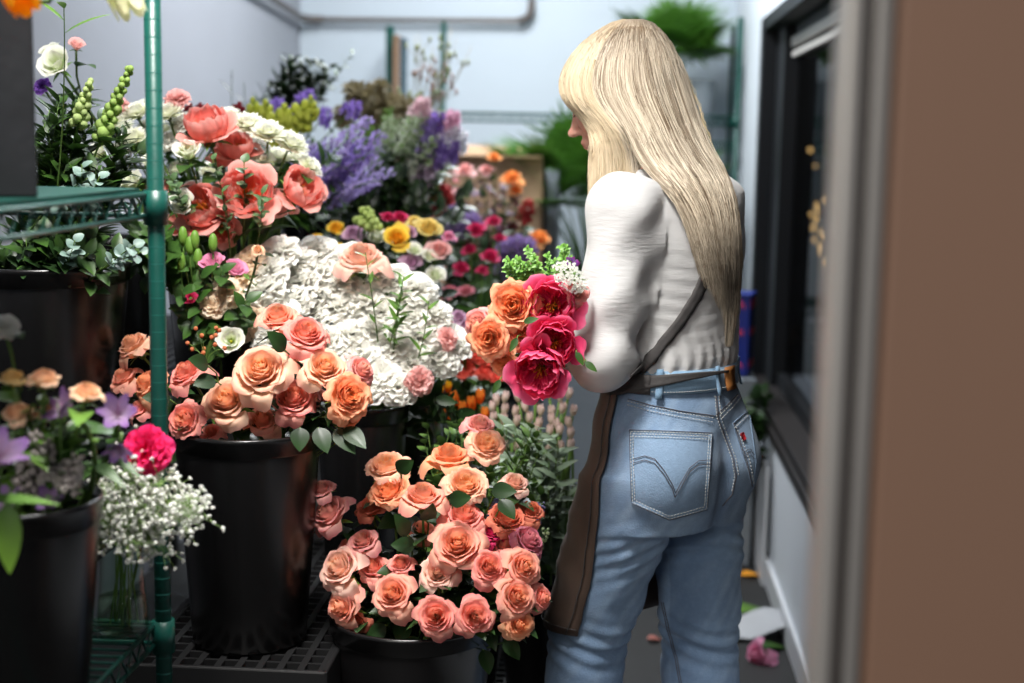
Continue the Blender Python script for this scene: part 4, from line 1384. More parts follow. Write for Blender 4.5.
bunch([
    (494, 157, 8, 0, 'rose', 'orange', 'orange rose topmost of the dark rear bunch, before the cardboard box'),
    (512, 178, 12, 0, 'rose', 'orange', 'larger pale orange rose before the cardboard box'),
    (465, 170, 11, 0, 'rose', 'pinkwhite', 'blush rose topmost on the wall side of the rear bunch'),
    (486, 170, 9, 0, 'rose', 'pinkwhite', 'second blush rose next to the topmost orange one'),
    (428, 172, 9, 0, 'rose', 'pinkwhite', 'blush bloom at the wall-side shoulder of the rear bunch'),
    (516, 190, 8, 0, 'rose', 'orange', 'small orange rose under the larger pale orange one'),
    (540, 238, 12, 0, 'rose', 'orange', 'peach-orange rose behind the green tips of the bouquet'),
    (422, 180, 7, 0, 'rose', 'pinkwhite', 'small blush bloom outermost on the wall side of the rear bunch'),
], FM, 4.45, 'rose', leaves=2, lo=True)
for i, (px, py) in enumerate([(508, 240), (518, 238), (524, 242), (512, 250), (505, 262), (520, 255), (500, 250), (530, 240), (460, 215), (455, 205), (470, 212), (450, 222)]):
    spike('mauve_filler_sprig', FM, at(px, py, 4.1), 'mauve filler blossoms in the shaded aisle bunch', 'flower', 'mauve filler blossoms', rg, 'star', 14, .014, .06, .022, purp2, lin((150, 120, 160)), 4, .05)

# ------------------------------------------------------------------ tulips by the aisle
FTu = np.array([-.34, 3.14, .38])
bucket(-.34, 3.14, .162, .34, .12, 'shaded low bucket under the orange tulips')
for i, (px, py, r) in enumerate([(437, 405, 9), (445, 415, 9), (455, 400, 9), (463, 410, 9), (472, 405, 9), (480, 398, 9), (452, 420, 9), (468, 422, 9), (440, 392, 7), (448, 388, 7), (431, 415, 8), (485, 415, 8)]):
    tulip(at(px, py, 3.0), (RGL.uniform(-.3, .3), -.2, 1), r * 3.0 / FPX * 1.4, FTu, lin((250, 130, 40)), lin((250, 150, 60)) if i < 8 or i > 9 else lin((250, 200, 40)),
          'orange tulip in the shaded bunch above the low rose bucket' if not 8 <= i <= 9 else 'yellow tulip behind the orange tulips', 'tulip', 'orange tulips' if not 8 <= i <= 9 else 'yellow tulips', lo=True)
FTp = np.array([-.13, 3.2, .38])
bucket(-.13, 3.2, .162, .32, .12, 'shaded low bucket under the pale pink tulips beside the apron')
for i in range(40):
    px, py = 494 + (i % 8) * 11 + rg.uniform(-3, 3), 398 + (i // 8) * 12 + rg.uniform(-4, 4)
    tulip(at(px, py, 3.0 - .02 * (i // 8)), (RGL.uniform(-.25, .25), -.2, 1), 7 * 3.0 / FPX * 1.45, FTp, lin((206, 200, 176)), lin((226, 196, 192)), 'pale pink tulip bud in the shaded bunch beside the apron', 'tulip', 'pale pink tulips', lo=True)
for i in range(34):
    tip = at(rg.uniform(505, 560), rg.uniform(425, 500), 2.85)
    leafy_branch('filler_sprig', FTp, tip, 'grey-green stem beneath the pale tulips', 'foliage', rg, 10, .08, .013, lin((92, 112, 90)), lin((130, 146, 124)), group='grey-green stems under pale tulips', start=.4)
# bright filler between tulips and low roses
for i in range(44):
    px, py = rg.uniform(418, 545), rg.uniform(415, 505)
    tip = at(px, py, 2.68 + .08 * rg.random())
    leafy_branch('green_filler_sprig', np.array([-.30, 2.62, .45]), tip, 'fresh green filler stem behind the low roses', 'foliage', rg, 16, .05, .013, G2, lin((104, 136, 66)), group='fresh green filler stems', start=.4)
for i in range(10):
    px, py = rg.uniform(495, 550), rg.uniform(475, 530)
    spike('blue_filler_sprig', np.array([-.28, 2.6, .45]), at(px, py, 2.55), 'tiny bluish-lilac filler blossoms at the aisle side of the low roses' if i % 2 else 'tiny white-green filler blossoms at the aisle side of the low roses', 'flower',
          'bluish filler blossoms' if i % 2 else 'white-green filler blossoms', rg, 'ball', 22, .005, .05, .016, G3, lin((170, 170, 210)) if i % 2 else lin((206, 220, 180)), 8, .04)
# dark greenery to close the gaps deep in the display
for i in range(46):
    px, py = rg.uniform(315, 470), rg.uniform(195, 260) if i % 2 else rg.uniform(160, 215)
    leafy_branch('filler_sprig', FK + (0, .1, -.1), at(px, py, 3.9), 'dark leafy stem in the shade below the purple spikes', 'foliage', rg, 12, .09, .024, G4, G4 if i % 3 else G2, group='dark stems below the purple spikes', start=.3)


# ------------------------------------------------------------------ the florist
ang = math.radians(40)
PF = np.array([-math.cos(ang), math.sin(ang), 0])      # facing
PL = np.array([-math.sin(ang), -math.cos(ang), 0])     # her left
PU = np.array([0, 0, 1.0])
PO = np.array([.118, 2.65, 0])


def wl(p):
    p = np.asarray(p, float)
    return PO + p[..., 0:1] * PF + p[..., 1:2] * PL + p[..., 2:3] * PU


def lw(p):
    q = np.asarray(p, float) - PO
    return np.stack([q @ PF, q @ PL, q @ PU], -1)


class SDF:
    def __init__(s, lo, hi, h):
        s.h = h
        s.lo = np.array(lo, float)
        n = np.ceil((np.array(hi) - s.lo) / h).astype(int) + 1
        s.F = np.full(n, 1.0, np.float32)
        s.ax = [s.lo[i] + h * np.arange(n[i]) for i in range(3)]

    def sub(s, a, b, pad):
        sl = []
        for i in range(3):
            i0 = max(0, int((a[i] - pad - s.lo[i]) / s.h))
            i1 = min(len(s.ax[i]), int((b[i] + pad - s.lo[i]) / s.h) + 2)
            sl.append(slice(i0, max(i1, i0)))
        g = np.meshgrid(*[s.ax[i][sl[i]] for i in range(3)], indexing='ij')
        return tuple(sl), g

    def put(s, sl, d, k=.02, op='u'):
        c = s.F[sl]
        if op == 'u':
            h = np.clip(.5 + .5 * (c - d) / k, 0, 1)
            s.F[sl] = c * (1 - h) + d * h - k * h * (1 - h)
        elif op == 'sub':
            s.F[sl] = np.maximum(c, -d)

    def cone(s, a, b, ra, rb, k=.02, pad=.05):
        a, b = np.array(a, float), np.array(b, float)
        r = max(ra, rb)
        sl, (x, y, z) = s.sub(np.minimum(a, b) - r, np.maximum(a, b) + r, pad)
        ba = b - a
        t = ((x - a[0]) * ba[0] + (y - a[1]) * ba[1] + (z - a[2]) * ba[2]) / (ba @ ba + 1e-9)
        t = np.clip(t, 0, 1)
        d = np.sqrt((x - a[0] - ba[0] * t) ** 2 + (y - a[1] - ba[1] * t) ** 2 + (z - a[2] - ba[2] * t) ** 2) - (ra + (rb - ra) * t)
        s.put(sl, d, k)

    def ell(s, c, r, R=None, k=.02, pad=.04, op='u'):
        c, r = np.array(c, float), np.array(r, float)
        m = r.max()
        sl, (x, y, z) = s.sub(c - m, c + m, pad)
        x, y, z = x - c[0], y - c[1], z - c[2]
        if R is not None:
            x, y, z = (R[0][0] * x + R[0][1] * y + R[0][2] * z, R[1][0] * x + R[1][1] * y + R[1][2] * z, R[2][0] * x + R[2][1] * y + R[2][2] * z)
        q = np.sqrt((x / r[0]) ** 2 + (y / r[1]) ** 2 + (z / r[2]) ** 2)
        q2 = np.sqrt((x / r[0] ** 2) ** 2 + (y / r[1] ** 2) ** 2 + (z / r[2] ** 2) ** 2) + 1e-6
        s.put(sl, q * (q - 1) / q2, k, op)

    def loft(s, tab, k=.02, infl=0.0, fold=None):
        """tab rows: u, a (front-back), b (side), f0, l0"""
        tab = np.array(sorted(tab))
        m = tab[:, 1:3].max() + .05
        sl, (x, y, z) = s.sub((tab[:, 3].min() - m, tab[:, 4].min() - m, tab[0, 0]), (tab[:, 3].max() + m, tab[:, 4].max() + m, tab[-1, 0]), .03)
        zz = z[0, 0]
        # smooth interpolation of the table
        def ip(j):
            zs = np.linspace(tab[0, 0], tab[-1, 0], 200)
            v = np.interp(zs, tab[:, 0], tab[:, j])
            kk = np.ones(15) / 15
            v2 = np.convolve(np.pad(v, 7, 'edge'), kk, 'valid')
            return np.interp(zz, zs, v2)[None, None, :]
        a, b, f0, l0 = ip(1) + infl, ip(2) + infl, ip(3), ip(4)
        X, Y = x - f0, y - l0
        q = (np.abs(X / a) ** 2.2 + np.abs(Y / b) ** 2.2) ** (1 / 2.2)
        d = (q - 1) * np.minimum(a, b)
        if fold is not None:
            d = d + fold(x, y, z)
        d = np.maximum(d, np.maximum(tab[0, 0] - z, z - tab[-1, 0]))
        s.put(sl, d, k)

    def mesh(s):
        F = s.F
        I = F < 0
        nx, ny, nz = F.shape
        cnt = np.zeros((nx - 1, ny - 1, nz - 1), np.int8)
        offs = [(i, j, k) for i in (0, 1) for j in (0, 1) for k in (0, 1)]
        for (i, j, k) in offs:
            cnt += I[i:nx - 1 + i, j:ny - 1 + j, k:nz - 1 + k]
        mix = (cnt > 0) & (cnt < 8)
        idx = np.argwhere(mix)
        vid = np.full(mix.shape, -1, np.int32)
        vid[mix] = np.arange(len(idx))
        val = np.stack([F[idx[:, 0] + i, idx[:, 1] + j, idx[:, 2] + k] for (i, j, k) in offs], 1)
        acc = np.zeros((len(idx), 3))
        n = np.zeros(len(idx))
        O = np.array(offs, float)
        for p in range(8):
            for q in range(p + 1, 8):
                if np.abs(O[p] - O[q]).sum() == 1:
                    m = (val[:, p] < 0) != (val[:, q] < 0)
                    t = val[m, p] / (val[m, p] - val[m, q])
                    acc[m] += O[p] + (O[q] - O[p]) * t[:, None]
                    n[m] += 1
        v = (idx + acc / n[:, None]) * s.h + s.lo
        faces = []
        for a in range(3):
            b_, c_ = (a + 1) % 3, (a + 2) % 3
            s0 = [slice(None)] * 3
            s1 = [slice(None)] * 3
            s0[a], s1[a] = slice(0, -1), slice(1, None)
            A, B = I[tuple(s0)], I[tuple(s1)]
            e = np.argwhere(A != B)
            e = e[(e[:, b_] > 0) & (e[:, c_] > 0) & (e[:, b_] < F.shape[b_] - 1) & (e[:, c_] < F.shape[c_] - 1)]
            eb, ec = np.zeros(3, int), np.zeros(3, int)
            eb[b_], ec[c_] = 1, 1
            g = lambda m: vid[m[:, 0], m[:, 1], m[:, 2]]
            Q = np.stack([g(e), g(e - eb), g(e - eb - ec), g(e - ec)], 1)
            flip = A[e[:, 0], e[:, 1], e[:, 2]]
            Q[~flip] = Q[~flip][:, ::-1]
            faces.append(Q)
        f = np.concatenate(faces)
        return v, f[:, ::-1]


def body_obj(name, sdf, m, parent, smooth_it=2, color=None, keep=None):
    v, f = sdf.mesh()
    w = wl(v)
    me = bpy.data.meshes.new(name)
    me.from_pydata(w.tolist(), [], f.tolist())
    if color is not None:
        c = color(v)
        a = me.color_attributes.new('Col', 'FLOAT_COLOR', 'POINT')
        a.data.foreach_set('color', np.concatenate([c, np.ones((len(c), 1))], 1).ravel())
    me.materials.append(M[m])
    me.polygons.foreach_set('use_smooth', [True] * len(f))
    me.update()
    o = bpy.data.objects.new(name, me)
    COL.objects.link(o)
    if parent:
        o.parent = parent
    if smooth_it:
        sm = o.modifiers.new('smooth', 'SMOOTH')
        sm.iterations = smooth_it
        sm.factor = .5
    return o, BVHTree.FromPolygons(w.tolist(), f.tolist())


M['skin'] = mat('skin', attr=True, rough=0.5, spec=0.35, noise=.06, nscale=40)
M['skin'].node_tree.nodes['Principled BSDF'].inputs['Subsurface Weight'].default_value = .12
M['skin'].node_tree.nodes['Principled BSDF'].inputs['Subsurface Scale'].default_value = .01
M['blouse'] = mat('white_cotton', (0.66, 0.655, 0.65), 0.8, trans=0.12, spec=0.15, bump=.5, bscale=60, sheen=.2, stretch=(.6, .6, 3.0))
M['denim'] = mat('blue_denim', rough=0.85, attr=True, spec=0.15, noise=.30, nscale=120, bump=.6, bscale=340, sheen=.15)
M['stitch'] = mat('pale_thread', (0.55, 0.56, 0.54), 0.8)
M['stitchdark'] = mat('brown_thread', (0.085, 0.075, 0.08), 0.8)
M['apron'] = mat('brown_waxed_canvas', (0.085, 0.052, 0.036), 0.72, noise=.35, nscale=11, bump=.4, bscale=45, sheen=.1)
M['strap'] = mat('charcoal_strap', (0.060, 0.055, 0.054), 0.8, bump=.5, bscale=200)
M['leather'] = mat('tan_leather', (0.33, 0.13, 0.035), 0.5)
M['redtab'] = mat('red_tab', (0.35, 0.01, 0.015), 0.6)
M['hair'] = mat('blonde_hair', attr=True, rough=0.42, spec=0.35)
M['shoe'] = mat('white_shoe', (0.5, 0.5, 0.5), 0.6)

# head frame
HC = np.array([.142, .012, 1.540])
hy_, hp_ = math.radians(26), math.radians(24)
Hf = np.array([math.cos(hy_) * math.cos(hp_), math.sin(hy_) * math.cos(hp_), -math.sin(hp_)])
Hl = np.array([-math.sin(hy_), math.cos(hy_), 0])
Hu = np.cross(Hf, Hl)
HR = np.array([Hf, Hl, Hu])


def hd(f, l, u):
    return HC + Hf * f + Hl * l + Hu * u


B_ = SDF((-.30, -.34, -.01), (.34, .36, 1.70), .0045)
# legs
KL, KR = (.120, .094, .47), (-.016, -.096, .47)
AL, AR = (.10, .10, .09), (-.05, -.095, .09)
HLp, HRp = (.0, .080, .86), (.0, -.080, .86)
for (a, k_, an) in ((HLp, KL, AL), (HRp, KR, AR)):
    B_.cone(a, k_, .072, .050, .03)
    B_.cone(k_, an, .054, .032, .02)
    B_.cone(an, (an[0] + .13, an[1] + .01, .03), .032, .026, .02)
    B_.cone(an, (an[0] - .03, an[1], .035), .03, .03, .02)
TORSO = [(.80, .095, .140, -.008, 0), (.88, .098, .142, -.006, 0), (.96, .088, .125, 0, 0), (1.03, .083, .115, .0, 0), (1.12, .088, .120, 0, 0), (1.22, .092, .126, 0, 0),
         (1.30, .085, .128, -.006, 0), (1.36, .068, .115, -.010, 0), (1.40, .055, .070, .0, 0)]
B_.loft(TORSO, .03)
for sgn in (1, -1):
    B_.ell((-.045, sgn * .065, .855), (.07, .07, .075), k=.03)
    B_.ell((.085, sgn * .065, 1.235), (.045, .055, .055), k=.03)
# neck and head
B_.cone((.01, 0, 1.36), (.085, .0, 1.47), .056, .050, .03)
B_.ell(hd(-.015, 0, .026), (.094, .074, .080), HR, .02)
B_.ell(hd(.022, 0, -.035), (.066, .060, .078), HR, .03)
B_.ell(hd(.066, 0, -.098), (.026, .026, .020), HR, .025)      # chin
B_.cone(hd(.01, .052, -.07), hd(.062, .018, -.098), .014, .014, .02)
B_.cone(hd(.01, -.052, -.07), hd(.062, -.018, -.098), .014, .014, .02)
B_.ell(hd(.072, 0, .018), (.016, .045, .014), HR, .02)        # brow
B_.cone(hd(.085, 0, .004), hd(.106, 0, -.034), .0065, .0090, .010)   # nose bridge to tip
B_.ell(hd(.112, 0, -.035), (.0085, .0085, .0075), HR, .008)
B_.ell(hd(.097, .011, -.039), (.009, .007, .007), HR, .006)
B_.ell(hd(.097, -.011, -.039), (.009, .007, .007), HR, .006)
B_.ell(hd(.084, 0, -.062), (.014, .022, .014), HR, .012)      # mouth area
B_.ell(hd(.0955, 0, -.0605), (.0075, .018, .0055), HR, .004)    # lips
B_.ell(hd(.0935, 0, -.0705), (.0075, .016, .0058), HR, .004)
for sgn in (1, -1):
    B_.ell(hd(.062, sgn * .036, -.028), (.022, .020, .020), HR, .02)   # cheeks
    B_.ell(hd(.072, sgn * .032, .000), (.013, .014, .010), HR, .008)   # closed-down eyelids
    B_.ell(hd(-.005, sgn * .074, -.015), (.018, .007, .030), HR, .008)  # ears
# arms
SHL, SHR = np.array([-.008, .158, 1.333]), np.array([.036, -.100, 1.328])
ELL, ELR = np.array([-.0, .205, 1.068]), np.array([.11, -.118, 1.07])
WRL, WRR = np.array([.205, .075, 1.058]), np.array([.235, -.075, 1.02])
for (sh, el, wr) in ((SHL, ELL, WRL), (SHR, ELR, WRR)):
    B_.cone(sh, el, .046, .038, .03)
    B_.cone(el, wr, .037, .024, .02)

# bouquet axis: stems run from the heads, through both hands, down behind her
BQ = at(548, 352, 2.50)
HANDL = wl(np.array([.245, .045, 1.062]))
ax_w = nrm(HANDL - BQ)
AXl = np.array([ax_w @ PF, ax_w @ PL, ax_w @ PU])


def hand(B, wrist, grip, side):
    """palm beside the stem axis at grip; four fingers and the thumb close round it"""
    a = AXl
    toW = nrm((wrist - grip) - a * ((wrist - grip) @ a))
    side_v = np.cross(a, toW) * side
    rad = .027
    palm0 = grip + toW * rad
    B.cone(wrist, palm0 + toW * .022, .022, .021, .015)
    for i in range(4):
        off = (i - 1.5) * .0185
        ln = [.92, 1.05, 1.0, .82][i]
        B.cone(palm0 + toW * .022, palm0 + a * off + side_v * .006, .017, .0115, .010)
        ang_ = [0, 70 * ln, 135 * ln, 190 * ln]
        pts_ = [grip + a * off * (1 + .05 * q) + (toW * math.cos(math.radians(g)) + side_v * math.sin(math.radians(g))) * rad for q, g in enumerate(ang_)]
        rr = [.0105, .0092, .0084, .0072]
        for q in range(3):
            B.cone(pts_[q], pts_[q + 1], rr[q], rr[q + 1], .003, .02)
    # thumb leaves the side of the palm near its base
    t0 = palm0 + toW * .018 - a * .026
    t1 = grip - a * .030 + (toW * .6 - side_v * .8) * rad * 1.1
    t2 = grip - a * .022 + (-toW * .35 - side_v * .95) * rad * 1.05
    B.cone(t0, t1, .0135, .0105, .008)
    B.cone(t1, t2, .0100, .0085, .003)


GL_ = np.array([.245, .045, 1.062])
GR_ = GL_ + AXl * .12
hand(B_, WRL, GL_, 1)
hand(B_, np.array([.235, -.075, 1.02]), GR_, -1)


def skin_col(v):
    c = np.tile(lin((226, 170, 150)), (len(v), 1))
    q = (v - HC) @ HR.T
    lip = np.exp(-(((q[:, 0] - .098) / .009) ** 2 + (q[:, 1] / .016) ** 2 + ((q[:, 2] + .066) / .008) ** 2) ** 2)[:, None]
    c = c * (1 - lip) + np.array(lin((190, 84, 84))) * lip
    ch = np.exp(-(((q[:, 0] - .07) / .03) ** 2 + ((np.abs(q[:, 1]) - .04) / .02) ** 2 + ((q[:, 2] + .03) / .025) ** 2))[:, None] * .35
    c = c * (1 - ch) + np.array(lin((222, 130, 116))) * ch
    br = np.exp(-(((q[:, 0] - .083) / .012) ** 2 + ((np.abs(q[:, 1]) - .03) / .018) ** 2 + ((q[:, 2] - .022) / .0045) ** 2) ** 2)[:, None] * .8
    c = c * (1 - br) + np.array(lin((140, 105, 75))) * br
    return c


person, _ = body_obj('person', B_, 'skin', None, 1, skin_col)
tag(person, 'person with long blonde hair in white blouse, blue jeans and brown apron, holding a bouquet', 'person')
for sgn in (1, -1):
    b = MB()
    c0 = wl(hd(.0785, sgn * .032, -.001))
    for i in range(14):
        a = (i / 13 - .5) * 2.0
        p0 = wl(hd(.0805 - .008 * a * a, sgn * (.032 + .013 * a), -.006))
        p1 = wl(hd(.0905 - .008 * a * a, sgn * (.032 + .016 * a), -.012))
        b.tube([p0, (p0 + p1) / 2, p1], [.0006, .0005, .0002], 4, lin((90, 66, 50)))
    b.build('eyelashes', 'hair', person)


# ---- jeans
def waves(seed, n, amp, smin, smax, zs=1.0):
    r = np.random.default_rng(seed)
    W_ = []
    for i in range(n):
        k = nrm(r.normal(0, 1, 3) * (1, 1, zs)) * (6.283 / r.uniform(smin, smax))
        W_.append((k, r.uniform(0, 6.28), amp / math.sqrt(n) * r.uniform(.5, 1.4)))

    def f(x, y, z):
        o = 0
        for k, p, a in W_:
            o = o + a * np.sin(k[0] * x + k[1] * y + k[2] * z + p)
        return o
    return f


J = SDF((-.30, -.34, -.01), (.34, .34, 1.06), .005)
wv = waves(4, 7, .0022, .07, .16, 1.2)
HIP = [(.74, .108, .156, -.003, 0), (.80, .118, .165, -.008, 0), (.86, .122, .167, -.008, 0), (.92, .115, .160, -.006, 0), (.98, .106, .146, -.003, 0), (1.032, .098, .131, 0, 0), (1.04, .098, .131, 0, 0)]
J.loft(HIP, .03, 0, wv)
for sgn in (1, -1):
    J.ell((-.054, sgn * .076, .855), (.080, .084, .088), k=.035)


def leg(S_, h, k_, a, r0, r1, r2, seed, top):
    h, k_, a = map(np.array, (h, k_, a))
    us = np.linspace(a[2] - .05, top, 30)
    tab = []
    for u in us:
        if u > k_[2]:
            t = (u - k_[2]) / (h[2] - k_[2])
            c = k_ + (h - k_) * t
            r = r1 + (r0 - r1) * min(1, t) ** 1.1
        else:
            t = (k_[2] - u) / (k_[2] - a[2])
            c = k_ + (a - k_) * t
            r = r1 + (r2 - r1) * t
        tab.append((u, r * 1.06, r, c[0], c[1]))
    w1 = waves(seed, 6, .0026, .05, .12, 1.8)

    def fold(x, y, z):
        # drag lines under the seat and at the knee
        g1 = np.exp(-((z - .70) / .06) ** 2) * .0030 * np.sin((z + .35 * y * (1 if h[1] > 0 else -1) + .25 * x) * 6.283 / .030)
        g2 = np.exp(-((z - .50) / .05) ** 2) * .0034 * np.sin((z - .3 * x) * 6.283 / .034 + seed)
        g3 = np.exp(-((z - .10) / .08) ** 2) * .004 * np.sin(z * 6.283 / .04 + seed)
        return w1(x, y, z) + g1 + g2 + g3
    S_.loft(tab, .022, 0, fold)


leg(J, HLp, KL, AL, .094, .071, .074, 8, .84)
leg(J, HRp, KR, AR, .092, .071, .074, 9, .84)
# cleft between the seat halves
sl, (x, y, z) = J.sub((-.2, -.05, .70), (-.05, .05, .92), .0)
J.F[sl] += .010 * np.exp(-(y / .018) ** 2) * np.exp(-((z - .80) / .07) ** 2)


def denim_col(v):
    base, pale, deep = np.array(lin((118, 142, 170))), np.array(lin((160, 182, 204))), np.array(lin((78, 100, 130)))
    f, l, u = v[:, 0], v[:, 1], v[:, 2]
    side = np.where(l > 0, 1, -1)
    c = np.tile(base, (len(v), 1))
    k = np.exp(-((u - .86) / .10) ** 2 - ((f + .12) / .09) ** 2) * .55 + np.exp(-((u - .62) / .16) ** 2) * np.clip(np.sin(l * 30 + f * 12) * .5 + .5, 0, 1) * .3
    nz = waves(31, 8, 1.0, .02, .09, .6)(f, l, u)
    k = np.clip(k + .16 * nz, 0, 1)[:, None]
    c = c * (1 - k) + pale * k
    s = np.clip(np.exp(-((np.abs(l) - .012) / .02) ** 2) * (f < 0) * (u < .93) * .5 + .25 * (u < .5), 0, 1)[:, None]
    return c * (1 - s) + deep * s


jeans, JB = body_obj('jeans', J, 'denim', person, 1, denim_col)
tag(jeans, 'light blue straight denim jeans')

# ---- blouse
T = SDF((-.26, -.36, .98), (.34, .36, 1.46), .005)
wt = waves(14, 8, .0013, .05, .12, 1.5)


def tuck(x, y, z):
    g = np.exp(-((z - 1.06) / .05) ** 2)
    th = np.arctan2(y, x)
    return wt(x, y, z) + g * .0022 * np.sin(th * 26 + 3 * np.sin(z * 40)) + .0008 * np.sin(z * 6.283 / .026 + 2 * np.sin(th * 3)) * np.exp(-((z - 1.17) / .08) ** 2)


BL = [(1.005, .092, .124, 0, 0), (1.035, .100, .134, 0, 0), (1.06, .106, .140, .0, 0), (1.12, .106, .138, .002, 0), (1.20, .110, .143, .002, .004), (1.27, .110, .144, -.002, .006), (1.33, .100, .146, -.008, .006), (1.37, .082, .138, -.012, 0), (1.40, .062, .085, -.002, 0)]
T.loft(BL, .03, 0, tuck)
for sgn in (1, -1):
    T.ell((.088, sgn * .065, 1.235), (.048, .06, .06), k=.03)


def sleeve(S_, sh, el, wr, seed):
    w2 = waves(seed, 8, .0040, .035, .10, 1.0)
    keep = S_.F.copy()
    S_.cone(sh + (0, np.sign(sh[1]) * .008, .000), sh * .35 + el * .65, .062, .056, .03)
    S_.ell(sh + (0, np.sign(sh[1]) * .012, .008), ((.062, .054, .054) if sh[1] > 0 else (.054, .044, .048)), k=.02)
    S_.cone(sh * .35 + el * .65, el, .056, .046, .02)
    S_.ell(el + (.012, 0, -.008), (.052, .046, .044), k=.03)
    S_.cone(el, wr, .050, .040, .03)
    sl, (x, y, z) = S_.sub(np.minimum(np.minimum(sh, el), wr) - .09, np.maximum(np.maximum(sh, el), wr) + .09, 0)
    m = (np.abs(y) > .125) | (x > .09)
    m = m.astype(np.float32)
    S_.F[sl] += w2(x, y, z) * m


sleeve(T, SHL, ELL, WRL, 41)
sleeve(T, SHR, ELR, WRR, 42)
sl, (x, y, z) = T.sub((-.26, -.36, .98), (.34, .36, 1.02), 0)
blouse, TB = body_obj('blouse', T, 'blouse', person, 2)
tag(blouse, 'white cotton blouse with full gathered sleeves')


def shoot(px, py, trees, lift=.002):
    """the point of a garment seen at this spot of the photograph, lifted off its surface"""
    d = nrm(FW * FPX + RT * (px - 512) + UP * (341.5 - py))
    best = None
    for t_ in trees:
        h_ = t_.ray_cast(Vector(CAM), Vector(d))
        if h_[0] is not None and (best is None or h_[3] < best[3]):
            best = h_
    if best is None:
        return None
    n = np.array(best[1])
    if n @ d > 0:
        n = -n
    return np.array(best[0]) + n * lift


def dense(poly_, step=3.0):
    out = []
    for (a, c) in zip(poly_[:-1], poly_[1:]):
        n = max(1, int(math.hypot(c[0] - a[0], c[1] - a[1]) / step))
        for i in range(n):
            out.append((a[0] + (c[0] - a[0]) * i / n, a[1] + (c[1] - a[1]) * i / n))
    out.append(poly_[-1])
    return out


def seam(name, lines, m, parent, r=.0008, trees=None, lift=.0022, dash=False):
    b = MB()
    for ln in lines:
        pts_ = [shoot(x, y, trees or [JB], lift) for x, y in dense(ln)]
        pts_ = [p for p in pts_ if p is not None]
        # keep continuous runs
        run = [pts_[0]] if pts_ else []
        for p in pts_[1:]:
            if np.linalg.norm(p - run[-1]) < .03:
                run.append(p)
        if len(run) > 2:
            q = np.array(run)
            if dash:
                for i in range(0, len(q) - 1):
                    b.tube([q[i], q[i] * .35 + q[i + 1] * .65], r, 4)
            else:
                b.tube(q, r, 5)
    if b.n:
        return b.build(name, m, parent)


def patch(name, quad, m, parent, nx=22, ny=22, lift=.003, trees=None, thick=.0012, shape=None, col=None):
    """a cloth patch laid on the garment: bilinear quad in photo space, real thickness"""
    b = MB()
    (a, c, d_, e) = [np.array(q, float) for q in quad]     # TL TR BR BL
    top = np.zeros((ny, nx, 3))
    for i in range(ny):
        v = i / (ny - 1)
        for j in range(nx):
            u = j / (nx - 1)
            q = (a * (1 - u) + c * u) * (1 - v) + (e * (1 - u) + d_ * u) * v
            if shape is not None:
                q = q + np.array(shape(u, v))
            p = shoot(q[0], q[1], trees or [JB], lift)
            top[i, j] = p if p is not None else top[i, j - 1]
    k = nx * ny
    n = nrm(np.cross(top[ny // 2, -1] - top[ny // 2, 0], top[-1, nx // 2] - top[0, nx // 2]))
    if n @ FW > 0:
        n = -n
    low = top - n * (lift + .004)
    f = grid_faces(ny, nx)
    f += [(i, i + 1, i + 1 + k, i + k) for i in range(nx - 1)] + [((ny - 1) * nx + i + 1, (ny - 1) * nx + i, (ny - 1) * nx + i + k, (ny - 1) * nx + i + 1 + k) for i in range(nx - 1)]
    f += [((i + 1) * nx, i * nx, i * nx + k, (i + 1) * nx + k) for i in range(ny - 1)] + [(i * nx + nx - 1, (i + 1) * nx + nx - 1, (i + 1) * nx + nx - 1 + k, i * nx + nx - 1 + k) for i in range(ny - 1)]
    b.add(np.concatenate([top.reshape(-1, 3), low.reshape(-1, 3)]), f, col)
    return b.build(name, m, parent)


DCOL = lin((128, 152, 178))
pk = patch('back_pocket', ((630, 430), (711, 433), (706, 509), (632, 502)), 'denim', jeans, lift=.0030, col=DCOL, shape=lambda u, v: (0, 12 * v ** 3 * (1 - abs(2 * u - 1))))
P1 = [(630, 430), (711, 433), (706, 509), (669, 519), (632, 502), (630, 430)]
ins = lambda P, k: [(670 + (x - 670) * k, 473 + (y - 473) * k) for x, y in P]
seam('pocket_stitching', [ins(P1, .955), ins(P1, .90), [(633, 437), (709, 440)]], 'stitch', pk, .0007, lift=.0052, dash=True)
A1 = [(635, 459), (645, 456), (655, 459), (664, 470), (672, 484), (675, 492)]
A2 = [(675, 492), (679, 484), (688, 468), (697, 461), (709, 460)]
seam('pocket_arcs', [A1, [(x, y + 4) for x, y in A1[:-1]] + [(674, 496)], A2, [(674, 496)] + [(x, y + 4) for x, y in A2[1:]]], 'stitchdark', pk, .0007, lift=.0052)
seam('pocket_edge', [P1], 'stitchdark', pk, .0006, lift=.0030)
pk2 = patch('back_pocket', ((732, 423), (748, 410), (755, 462), (752, 486)), 'denim', jeans, 10, 18, lift=.0030, col=DCOL)
seam('pocket_stitching', [[(734, 427), (740, 440), (748, 462), (752, 484)], [(732, 428), (747, 415)]], 'stitch', pk2, .0007, lift=.005, dash=True)
seam('pocket_arcs', [[(742, 452), (748, 449), (752, 455)], [(743, 456), (748, 453), (752, 459)]], 'stitchdark', pk2, .0006, lift=.005)
seam('pocket_edge', [[(732, 423), (738, 438), (746, 462), (751, 486)]], 'stitchdark', pk2, .0009, lift=.0032)
patch('red_tab', ((738.5, 434), (741, 432.5), (743.5, 439.5), (741, 441)), 'redtab', pk2, 4, 4, lift=.007)
tag(pk, 'back pocket with a double arc of dark stitching')
tag(pk2, 'back pocket seen edge-on, with a small red tab')
